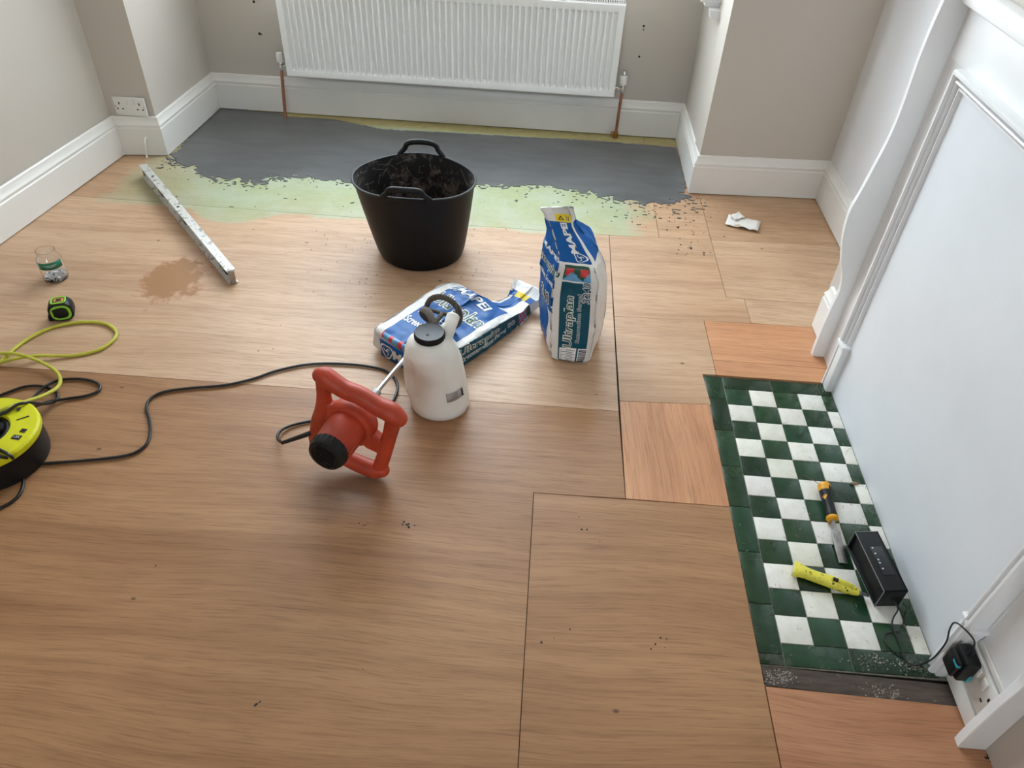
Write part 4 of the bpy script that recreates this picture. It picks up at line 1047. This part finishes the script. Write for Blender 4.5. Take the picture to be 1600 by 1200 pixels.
# --- standing sack. control points: 0 front-left,1 front-right,2 right-mid,3 back-right,4 back-left,5 left-mid
def lev(z, fl, fr, rm, br, bl, lm): return [(*fl, z) if len(fl) == 2 else fl, (*fr, z) if len(fr) == 2 else fr, (*rm, z) if len(rm) == 2 else rm, (*br, z) if len(br) == 2 else br, (*bl, z) if len(bl) == 2 else bl, (*lm, z) if len(lm) == 2 else lm]
LV = [lev(.000, (.088, 1.818), (.196, 1.814), (.222, 1.930), (.215, 2.03), (.065, 2.04), (.056, 1.94)),
      lev(.012, (.080, 1.812), (.203, 1.808), (.232, 1.930), (.222, 2.04), (.055, 2.05), (.046, 1.94)),
      lev(.070, (.075, 1.812), (.209, 1.808), (.240, 1.925), (.225, 2.045), (.046, 2.055), (.036, 1.935)),
      lev(.150, (.070, 1.818), (.208, 1.812), (.240, 1.92), (.220, 2.045), (.040, 2.055), (.030, 1.935)),
      lev(.230, (.066, 1.826), (.203, 1.820), (.232, 1.92), (.212, 2.040), (.034, 2.050), (.026, 1.935)),
      lev(.290, (.070, 1.836), (.196, 1.830), (.222, 1.92), (.200, 2.030), (.030, 2.044), (.024, 1.940)),
      lev(.325, (.078, 1.848), (.186, 1.840), (.207, 1.925), (.184, 2.025), (.030, 2.036), (.028, 1.945)),
      lev(.350, (.076, 1.866, .338), (.172, 1.862, .338), (.184, 1.930, .356), (.166, 2.015, .366), (.032, 2.026, .366), (.034, 1.950, .356)),
      lev(.380, (.064, 1.905, .366), (.142, 1.902, .366), (.150, 1.950, .378), (.140, 1.998, .390), (.034, 2.008, .390), (.036, 1.960, .380)),
      lev(.410, (.044, 1.948, .400), (.112, 1.944, .400), (.120, 1.966, .405), (.114, 1.980, .412), (.032, 1.990, .412), (.030, 1.970, .406)),
      lev(.430, (.030, 1.962, .424), (.108, 1.958, .424), (.116, 1.966, .426), (.112, 1.972, .430), (.026, 1.982, .430), (.022, 1.972, .426)),
      lev(.455, (.018, 1.972, .440), (.094, 1.960, .458), (.106, 1.964, .456), (.096, 1.966, .458), (.014, 1.979, .440), (.012, 1.975, .438))]
LV = [[(p[0] - .014, p[1], p[2]) for p in r_] for r_ in LV]
s2 = Sack(LV, 5, .0065)
def col2(u, t):
    z = t
    if t > .86: return 5 if (t < .93 and .35 < u < 1.0) else 2
    if .0 <= u < 1:
        if t > .575: return 2 if t < .605 else 0
        if u < .16 or u > .84: return 2
        if t > .44:
            w = .5 + .5 * math.sin((u - .16) / .68 * 2 * PI * 1.5 - PI / 2)
            if t < .46 + .05 * w: return 6 if t > .45 else 2
            if abs((u - .16) / .68 % .5 - .25) < .15 and .485 < t < .545: return 3
            return 4
        return 1
    if 1 <= u < 1.25: return 2
    if 1.25 <= u < 3: return 2 if t < .6 else 0
    if 3 <= u < 4: return 0
    # left face u 4..6
    if u > 5.92 and t > .58: return 2
    if u > 5.72 and t < .30: return 2
    if t < .05: return 2
    if t < .13: return 3 if int((u * 4) + t * 30) % 3 == 0 else 4
    return 0
sk = thing('printed_sack', (.13, 1.93, 0), 'full blue and teal printed sack standing upright right of the tub', 'sack')
s2.mesh(144, 120, col2).build('sack_body', SACK, sk, sharp=None)
def on_sack(mb, s, body, size, u0, t0, su, st, rot=0, bold=.0, shear=0, off=.0012):
    """print text on the sack: su,st = sack params per metre along the text's right/up before rotation"""
    vs, fs = text_tris(body, size, bold, shear); c, n_ = math.cos(rot), math.sin(rot)
    put2d(mb, vs, fs, lambda x, y: s.pos(u0 + (x * c - y * n_) * su, t0 + (x * n_ + y * c) * st, off))
# front gusset: width .13 m = 1 u ; height .325m = .545 t
SU, ST = 1 / .13, .545 / .325
# text reads bottom to top
def badge(mb, s, size, u0, t0, su, st, rot, off=.0012):
    c, n_ = math.cos(rot), math.sin(rot)
    logo(mb, lambda x, y: s.pos(u0 + (x * size * c - y * size * n_) * su, t0 + (x * size * n_ + y * size * c) * st, off))
def outlined(s, parent, body, size, u0, t0, su, st, rot=0, shear=0, ink='ink', halo=.0022):
    mb = MB(); on_sack(mb, s, body, size, u0, t0, su, st, rot, halo, shear, .0012); mb.build('printed_outline', M['print_white'], parent, sharp=None)
    mb = MB(); on_sack(mb, s, body, size, u0, t0, su, st, rot, .0002, shear, .0020); mb.build('printed_lettering', M[ink], parent, sharp=None)
outlined(s2, sk, 'Ultraplan', .034, .38, .27, SU, ST, PI / 2, .15, 'sack_green')
outlined(s2, sk, 'Renovation Screed', .0155, .60, .29, SU, ST, PI / 2, 0, 'sack_teal', .0010)
outlined(s2, sk, '3240', .030, .75, .40, SU, ST, PI / 2 , 0, 'sack_teal', .0018)
mb = MB()
def quad_patch(mb, s, u0, u1, t0, t1, off, n=6):
    G = [[mb.v(s.pos(u0 + (u1 - u0) * i / n, t0 + (t1 - t0) * j / n, off)) for i in range(n + 1)] for j in range(n + 1)]
    for j in range(n):
        for i in range(n): mb.face((G[j][i], G[j][i + 1], G[j + 1][i + 1], G[j + 1][i]))
quad_patch(mb, s2, .20, .60, .075, .165, .0012); quad_patch(mb, s2, .64, .86, .085, .165, .0012); mb.build('data_panel', M['print_white'], sk, sharp=None)
mb = MB()
for q in range(8): quad_patch(mb, s2, .23, .52 + .05 * (q % 2), .082 + q * .0098, .0845 + q * .0098, .0018, 2)
for q in range(9): quad_patch(mb, s2, .66, .845, .089 + q * .0082, .0925 + q * .0082 + .002 * (q % 2), .0018, 2)
mb.build('small_print', M['ink'], sk, sharp=None)
# left face (u from 4 far to 6 near): width .24 m = 2u
mb = MB(); on_sack(mb, s2, 'MAPEI', .050, 5.42, .60, 2 / .24, ST * .9, 0, .0016, .15); badge(mb, s2, .050, 4.74, .61, 2 / .24, ST * .9, 0); mb.build('printed_lettering', M['print_white'], sk, sharp=None)
outlined(s2, sk, 'Ultraplan', .044, 5.42, .485, 2 / .24, ST, 0, .15, 'sack_green', .003)
mb = MB(); on_sack(mb, s2, 'Renovation Screed', .020, 5.3, .41, 2 / .24, ST, 0, .0006); mb.build('printed_lettering', M['print_white'], sk, sharp=None)
outlined(s2, sk, '3240', .036, 5.5, .335, 2 / .24, ST, 0, 0, 'ink', .003)
# sloping top: text reads from near to far
SUt, STt = 1 / .10, .2 / .12
mb = MB(); on_sack(mb, s2, 'MAPEI', .036, .62, .765, SUt, STt * 1.1, PI / 2, .0016, 0); badge(mb, s2, .036, .70, .655, SUt, STt, PI / 2); mb.build('printed_lettering', M['print_white'], sk, sharp=None)
mb = MB(); quad_patch(mb, s2, -.03, .03, .60, .86, .0010, 10); mb.build('white_edge', M['sack_white'], sk, sharp=None)
mb = MB(); vs, fs = ring2d([(-.012, -.008), (.012, -.008), (0, .012)], [(-.007, -.0055), (.007, -.0055), (0, .006)])
put2d(mb, vs, fs, lambda x, y: s2.pos(.55 + x * 10, .895 + y * 2.0, .0014)); quad_patch(mb, s2, .75, .77, .875, .915, .0014, 2); quad_patch(mb, s2, .82, .84, .875, .915, .0014, 2); mb.build('hazard_mark', M['ink'], sk, sharp=None)

# --- lying sack. local frame: a along its length, w across
A0 = Vector((-.492, 1.800, 0)); du_ = Vector((.585, .811, 0)); dw_ = Vector((.811, -.585, 0))
def LP(a, w, z): return A0 + du_ * a + dw_ * w + Vector((0, 0, z))
def lring(a, w0, w1, h, hb=.0, h0=None, h1=None):
    # 0 near-bottom(right) ... order: right-bottom, right-top, mid-top, left-top, left-bottom, mid-bottom
    h0 = h if h0 is None else h0; h1 = h if h1 is None else h1
    return [LP(a, w1, hb), LP(a, w1 - .008, h1), LP(a, (w0 + w1) / 2, h), LP(a, w0 + .008, h0), LP(a, w0 - .004, hb + .02 * min(1, h / .05)), LP(a, (w0 + w1) / 2, hb)]
LL = [lring(-.004, .004, .246, .070, .001, .080, .070), lring(.004, -.004, .254, .086, .001, .090, .082), lring(.06, -.008, .262, .092, .001, .088, .082), lring(.14, -.010, .266, .084, .001, .092, .076), lring(.22, -.010, .268, .088, .001, .096, .072), lring(.29, -.010, .266, .098, .001, .098, .066),
      lring(.335, .000, .264, .102, .001, .092, .060), lring(.365, .030, .262, .082, .001, .078, .055), lring(.395, .085, .262, .044, .001, .036, .052), lring(.43, .130, .262, .042, .001, .030, .046), lring(.475, .150, .250, .048, .006, .04, .042), lring(.51, .140, .262, .056, .022, .054, .05), lring(.545, .120, .285, .066, .040, .062, .062)]
for r in LL[-3:]:
    pass
s1 = Sack(LL, 17, .0055, .10, -1)
def col1(u, t):
    if t > .90: return 2
    if t > .84: return 5 if 1.5 < u < 2.6 else (2 if u < 1 else 0)
    if 0 <= u < 1:
        if t > .80: return 4
        if t > .70: return 3 if int(u * 3 + t * 60) % 2 else 6
        return 1
    if 1 <= u < 1.22: return 2 if t > .22 else 0
    if 1.22 <= u < 2.72:
        if t < .10: return 3 if int(u * 9) % 3 == 0 else 6
        if t > .62 and u < 1.7: return 2
        return 0
    if 2.72 <= u < 4: return 2
    return 2
sk1 = thing('printed_sack', (-.32, 1.95, 0), 'half-empty blue and teal printed sack lying crumpled behind the white jug', 'sack')
WM[sk1.name] = Matrix.Translation((-.32, 1.95, 0))
s1.mesh(144, 120, col1).build('sack_body', SACK, sk1, sharp=None)
# blue bottom end of the lying sack
def ENDP(x, y, off=.002): return LP(-.006 - off, .125 + x, .040 + y)
mb = MB(); n = 12
G = [[mb.v(ENDP(-.085 + .205 * i / n, -.034 + .066 * j / 4)) for i in range(n + 1)] for j in range(5)]
for j in range(4):
    for i in range(n): mb.face((G[j][i], G[j][i + 1], G[j + 1][i + 1], G[j + 1][i]))
mb.build('blue_end', M['sack_blue'], sk1, solid=.0008)
mb = MB(); vs, fs = text_tris('MAPEI', .050, .0014, .15); put2d(mb, vs, fs, lambda x, y: ENDP(.035 + x, -.004 + y, .0035)); logo(mb, lambda x, y: ENDP(-.055 + x * .048, -.002 + y * .048, .0035)); mb.build('printed_lettering', M['print_white'], sk1)
# top face: u 1..3 spans w .262->-.01 (text right = +w = -u), length .36m = .58 t
SUa, STa = -2 / .272, .56 / .335
mb = MB(); on_sack(mb, s1, 'MAPEI', .056, 2.05, .475, SUa, STa, 0, .002, .15); badge(mb, s1, .055, 2.72, .50, SUa, STa, 0); mb.build('printed_lettering', M['print_white'], sk1, sharp=None)
outlined(s1, sk1, 'Ultraplan', .056, 1.98, .365, SUa, STa, 0, .15, 'sack_green', .003)
mb = MB(); on_sack(mb, s1, 'Renovation', .026, 2.2, .275, SUa, STa, 0, .0006); on_sack(mb, s1, 'Screed 3240', .026, 2.2, .215, SUa, STa, 0, .0006); mb.build('printed_lettering', M['print_white'], sk1, sharp=None)
# right gusset: text runs along the length
SUg = 1 / .08
outlined(s1, sk1, 'Ultraplan', .036, .70, .33, SUg, STa, PI / 2 + PI * 0, .15, 'sack_green', .002) if False else None
def gus(x, y, off=.0015): return s1.pos(.5 + y / .085, .36 + x * STa, off)
for body, size, cx, cy, ik in (('Ultraplan', .036, -.02, .018, 'sack_green'), ('Renovation Screed', .022, .0, -.012, 'sack_teal'), ('3240', .032, .135, .002, 'sack_teal')):
    for bold, off, mt, nm in ((.002, .0015, 'print_white', 'printed_outline'), (.0002, .0023, ik, 'printed_lettering')):
        vs, fs = text_tris(body, size, bold, .1); mb = MB(); put2d(mb, vs, fs, lambda x, y: gus(cx + x, cy + y, off)); mb.build(nm, M[mt], sk1, sharp=None)

# ------------------------------------------------------------------ paper sachet
def panelpts(c, w, h, rot, z, bend):
    out = []
    for j in range(7):
        row = []
        for i in range(9):
            x = (i / 8 - .5) * w; y = (j / 6 - .5) * h; zz = z + bend * (abs(noise.noise(Vector((x * 30 + z * 90, y * 30, 3)))) + .3 * (i / 8) ** 2)
            row.append(c + Matrix.Rotation(rot, 3, 'Z') @ Vector((x, y, 0)) + Vector((0, 0, zz)))
        out.append(row)
    return out
pp = thing('paper_sachet', P(1160, 350), 'small crumpled white paper sachet on the plywood near the right pier', 'sachet')
for (c, w, h, rot, z, nm) in ((P(1160, 351), .132, .088, -.32, .004, 'sachet_body'), (P(1150, 343), .05, .04, .5, .012, 'torn_flap')):
    mb = MB(); R_ = panelpts(c, w, h, rot, z, .014); R_ = [[mb.v(p) for p in r] for r in R_]
    for j in range(6):
        for i in range(8): mb.face((R_[j][i], R_[j][i + 1], R_[j + 1][i + 1], R_[j + 1][i]))
    mb.build(nm, M['paper'], pp, solid=.001, sharp=None)
mb = MB(); mb.box((-.012, -.004, 0), (.012, .004, .001), 0, Matrix.Translation(P(1152, 352, .018)) @ Matrix.Rotation(.3, 4, 'Z'))
mb.build('tan_mark', simple('tan_paper', (190, 160, 120), .8), pp)

# ------------------------------------------------------------------ black box speaker cradle
bxd = Vector((.846 - .828, 1.012 - 1.165, 0)); Lb = .168; bd = bxd.normalized(); bn = Vector((-bd.y, bd.x, 0))
zt0 = -.0026
BX = Matrix(((bd.x, bn.x, 0, .823), (bd.y, bn.y, 0, 1.172), (0, 0, 1, zt0), (0, 0, 0, 1)))
bx = thing('portable_speaker', (0, 0, 0), 'black rectangular portable speaker standing on the tiles beside the white panel', 'speaker', mat=BX)
# local x along length (towards camera), y to the right
mb = MB(BX); mb.box((0, .0, .0), (Lb, .058, .006), .002); mb.box((0, .052, 0), (Lb, .058, .062), .002); mb.box((0, 0, .056), (Lb, .058, .062), .002)
mb.box((0, 0, 0), (.005, .058, .062), .002); mb.box((Lb - .005, 0, 0), (Lb, .058, .062), .002); mb.box((.004, .014, .004), (Lb - .004, .056, .058))
mb.build('casing', M['plastic_black'], bx)
mb = MB(BX); mb.box((.006, .006, .007), (Lb - .006, .013, .055), .001)
mb.build('front_grille', simple('dark_grille', (9, 9, 10), .6, bump=.6, bscale=400), bx)
mb = MB(BX)
for k in range(2):
    z0_, z1_ = (.0, .062) ; x = (0, Lb)[k]; mb.box((x - .0006, -.0008, 0), (x + .0006, .0006, .062))
mb.box((0, -.0008, .0612), (Lb, .0006, .0624)); mb.box((0, -.0008, 0), (Lb, .0006, .001)); mb.box((.0, .0, .0618), (.0015, .058, .0625))
mb.build('worn_edge', simple('grey_edge', (128, 128, 130), .45), bx)
mb = MB(BX); mb.box((.045, .016, .0618), (.125, .046, .0632), .0006); mb.build('control_strip', simple('satin_black', (30, 31, 34), .3), bx)
mb = MB(BX)
for x in (.050, .066, .083, .092, .108): mb.lathe([(.0026, .0630), (.0024, .0642), (0, .0645)], (x, .022, 0), 10, cap1=False)
mb.build('button', M['chrome'], bx)
mb = MB(BX); mb.lathe([(.004, 0), (.004, .003)], n=10, xf=Matrix.Translation((Lb, .035, .03)) @ Matrix.Rotation(PI / 2, 4, 'Y')); mb.build('charge_port', M['ink'], bx)

# charger plug and lead
CH = Matrix.Translation((.9435, .815, .112)) @ Matrix.Rotation(PI / 2, 4, 'Z')
ch = thing('charger_plug', (0, 0, 0), 'black plug-in charger with turquoise sides in the right-hand socket', 'charger', mat=CH)
mb = MB(CH); mb.box((-.026, .0015, -.034), (.026, .034, .030), .007); mb.box((-.021, .034, -.028), (.021, .046, .024), .006); mb.build('charger_body', M['plastic_black'], ch)
tq = simple('turquoise_plastic', (30, 150, 165), .4)
mb = MB(CH); mb.box((-.0275, .004, -.036), (.0275, .014, -.008), .005); mb.build('turquoise_shell', tq, ch)
mb = MB(CH); mb.box((-.0215, .038, .010), (-.003, .0466, .016), .001); mb.build('turquoise_mark', tq, ch)
mb = MB(CH); mb.tube([(0, .020, .028), (.0, .020, .046)], [.007, .0045], 10); mb.build('lead_boot', M['plastic_black'], ch)
def PX(px, py, x):
    d = ray(px, py); return Vector((0, 0, HCAM)) + d * (x / d.x)
top = CH @ Vector((0, .020, .045))
lead = [top, top + Vector((-.004, .01, .022)), PX(1503, 979, .906), PX(1491, 973, .903), PX(1484, 983, .905), PX(1479, 1002, .908), PX(1468, 1018, .912), PX(1456, 1030, .909), P(1440, 1038, .001), P(1425, 1039, .001), P(1416, 1032, .001), P(1410, 1018, .001), P(1406, 1005, .001), P(1400, 992, .001), P(1394, 978, .001), P(1396, 965, .006), P(1403, 952, .016), BX @ Vector((Lb + .004, .035, .028))]
mb = MB(); mb.tube(cr(lead, 6), .0018, 8); mb.build('charger_lead', M['cable'], ch)
mb = MB(); mb.tube(cr([P(1411, 942, .012), P(1416, 950, .008), P(1414, 962, .0), P(1406, 985, -.001), P(1385, 990, -.001), P(1382, 1003, -.001), P(1396, 1018, -.001), P(1412, 1026, .0005)], 6), .0014, 6)
o = mb.build('thin_lead', M['cable']); tag(o, 'thin black lead trailing over the tiles below the speaker', 'cable')

# ------------------------------------------------------------------ chisel
c0 = P(1287, 757, .0155); c1 = P(1318, 880, .002); d = (c1 - c0).normalized(); s_ = d.cross(Vector((0, 0, 1))).normalized(); upv = s_.cross(d)
CX = Matrix(((d.x, s_.x, upv.x, c0.x), (d.y, s_.y, upv.y, c0.y), (d.z, s_.z, upv.z, c0.z), (0, 0, 0, 1))); LC = (c1 - c0).length
cz = thing('chisel', (0, 0, 0), 'wood chisel with black and amber handle lying on the checkered tiles', 'chisel', mat=CX)
hl = LC * .47
mb = MB(CX); pr = [(.010, 0), (.0155, .003), (.0165, .012), (.016, .03), (.0135, .06), (.0135, .085), (.0150, .102), (.0135, .108)]
pr = [(r, z * hl / .108) for r, z in pr]; mb.lathe(pr, n=24, xf=Matrix.Rotation(PI / 2, 4, 'Y')); hd = mb.build('grip', M['plastic_black'], cz)
amber = simple('amber_plastic', (222, 158, 30), .35)
mb = MB(CX)
mb.lathe([(.0147, hl * .93), (.0158, hl * .95), (.0145, hl), (.009, hl + .003)], n=24, xf=Matrix.Rotation(PI / 2, 4, 'Y')); mb.build('ferrule_ring', amber, cz)
mb = MB(CX); mb.lathe([(.0150, .001), (.0168, .004), (.0168, .010), (.0164, .012)], n=24, xf=Matrix.Rotation(PI / 2, 4, 'Y'))
for k in range(2):
    sgn = 1; rs = []
    for x in [.008 + i * .005 for i in range(10)]:
        t = (x - .008) / .045; w = .8 * (1 - t ** 2) + .08; r = .0172 - .0030 * t
        rs.append([(x * hl / .108, math.cos(a_) * r * 1, math.sin(a_) * r) for a_ in [PI * .24 + w * 1.3 * (q / 4 - 1) for q in range(9)]])
    mb.rings(rs, False, False, closed=False); break
mb.build('amber_inlay', amber, cz, sharp=None)
mb = MB(CX); mb.lathe([(.008, -.004), (.0105, -.002), (.011, .002)], n=20, xf=Matrix.Rotation(PI / 2, 4, 'Y')); mb.build('strike_cap', M['chrome'], cz)
mb = MB(CX); z_ = 0
mb.rings([[(x, w * a_, h * b_) for a_, b_ in ((-1, -1), (1, -1), (1, .2), (.6, 1), (-.6, 1), (-1, .2))] for x, w, h in ((hl, .006, .005), (hl + .015, .0045, .004), (hl + .030, .0045, .0035), (hl + .036, .0112, .0028), (LC - .012, .0112, .0022), (LC, .0112, .0003))]); mb.build('blade', M['steel'], cz, sharp=30)
mb = MB(); tw = cr([P(1254, 742, .0), P(1266, 748, .003), P(1275, 753, .008), P(1282, 760, .004)], 5); mb.tube(tw, .0009, 5); o = mb.build('twig', simple('brown_twig', (110, 84, 60), .8)); tag(o, 'thin brown twig lying by the butt of the chisel', 'twig')
mb = MB(); b = bmesh.new(); bmesh.ops.create_icosphere(b, subdivisions=2, radius=.008)
for v in b.verts: v.co = Vector((v.co.x * 1.6, v.co.y * .6, abs(v.co.z) * .8 + noise.noise(v.co * 300) * .001)) + P(1335, 756, -.003)
mb.merge(b); o = mb.build('mortar_chip', simple('mortar_chip', (140, 122, 100), .95)); tag(o, 'small beige mortar chip on the dark tile beside the white panel', 'chip')

# ------------------------------------------------------------------ yellow utility knife
k0 = P(1240, 888, .012); k1 = P(1342, 925, .008); d = (k1 - k0).normalized(); s_ = d.cross(Vector((0, 0, 1))).normalized(); upv = s_.cross(d)
KX = Matrix(((d.x, s_.x, upv.x, k0.x), (d.y, s_.y, upv.y, k0.y), (d.z, s_.z, upv.z, k0.z), (0, 0, 0, 1))); LK = (k1 - k0).length
kn = thing('utility_knife', (0, 0, 0), 'yellow snap-off utility knife with black specks lying on the checkered tiles', 'knife', mat=KX)
yk = NT('speckled_yellow_plastic'); a_ = yk.noise(yk.co(), 130, 3, .6)
sx_ = yk.n('SeparateXYZ'); yk.l(yk.co(), sx_.inputs[0]); gr = yk.math('MULTIPLY', yk.math('SUBTRACT', sx_.outputs[0], .07), 6, clamp=True)
yk.color(yk.mix(yk.ramp(yk.math('ADD', a_, yk.math('MULTIPLY', gr, .10)), [(.62, (0, 0, 0)), (.65, (1, 1, 1))]), lin(226, 214, 74), lin(40, 38, 30))); yk.b.inputs['Roughness'].default_value = .4
mb = MB(KX)
rs = []
for x, hw, hh, dy in ((0, .020, .010, 0), (.004, .0205, .011, 0), (.018, .0155, .011, 0), (.035, .0130, .011, .001), (.06, .0130, .011, .001), (.085, .0145, .011, 0), (LK - .03, .0145, .010, 0), (LK - .012, .0110, .009, .001), (LK, .0075, .006, .002)):
    rs.append([(x, dy + hw * math.copysign(abs(math.cos(t)) ** .6, math.cos(t)), hh * math.copysign(abs(math.sin(t)) ** .6, math.sin(t))) for t in [2 * PI * q / 24 for q in range(24)]])
mb.rings(rs); mb.build('knife_handle', yk.m, kn, sharp=60)
mb = MB(KX); mb.box((-.0015, -.018, -.008), (.001, .018, .009), .001); mb.build('end_cap', simple('pale_cap', (222, 218, 170), .5), kn)
mb = MB(KX); mb.box((.085, -.005, .0095), (LK - .016, .005, .0118), .001); sl_ = mb.build('slider_track', simple('dull_yellow', (190, 180, 50), .5), kn)
mb = MB(KX); mb.box((.088, -.004, .011), (.100, .004, .0165), .001); mb.build('thumb_slide', M['plastic_black'], kn)
mb = MB(KX); mb.prism([(LK - .01, -.004), (LK + .016, -.004), (LK + .024, .005), (LK - .01, .006)], -.0005, .0005, 'z'); mb.build('blade', M['steel'], kn)
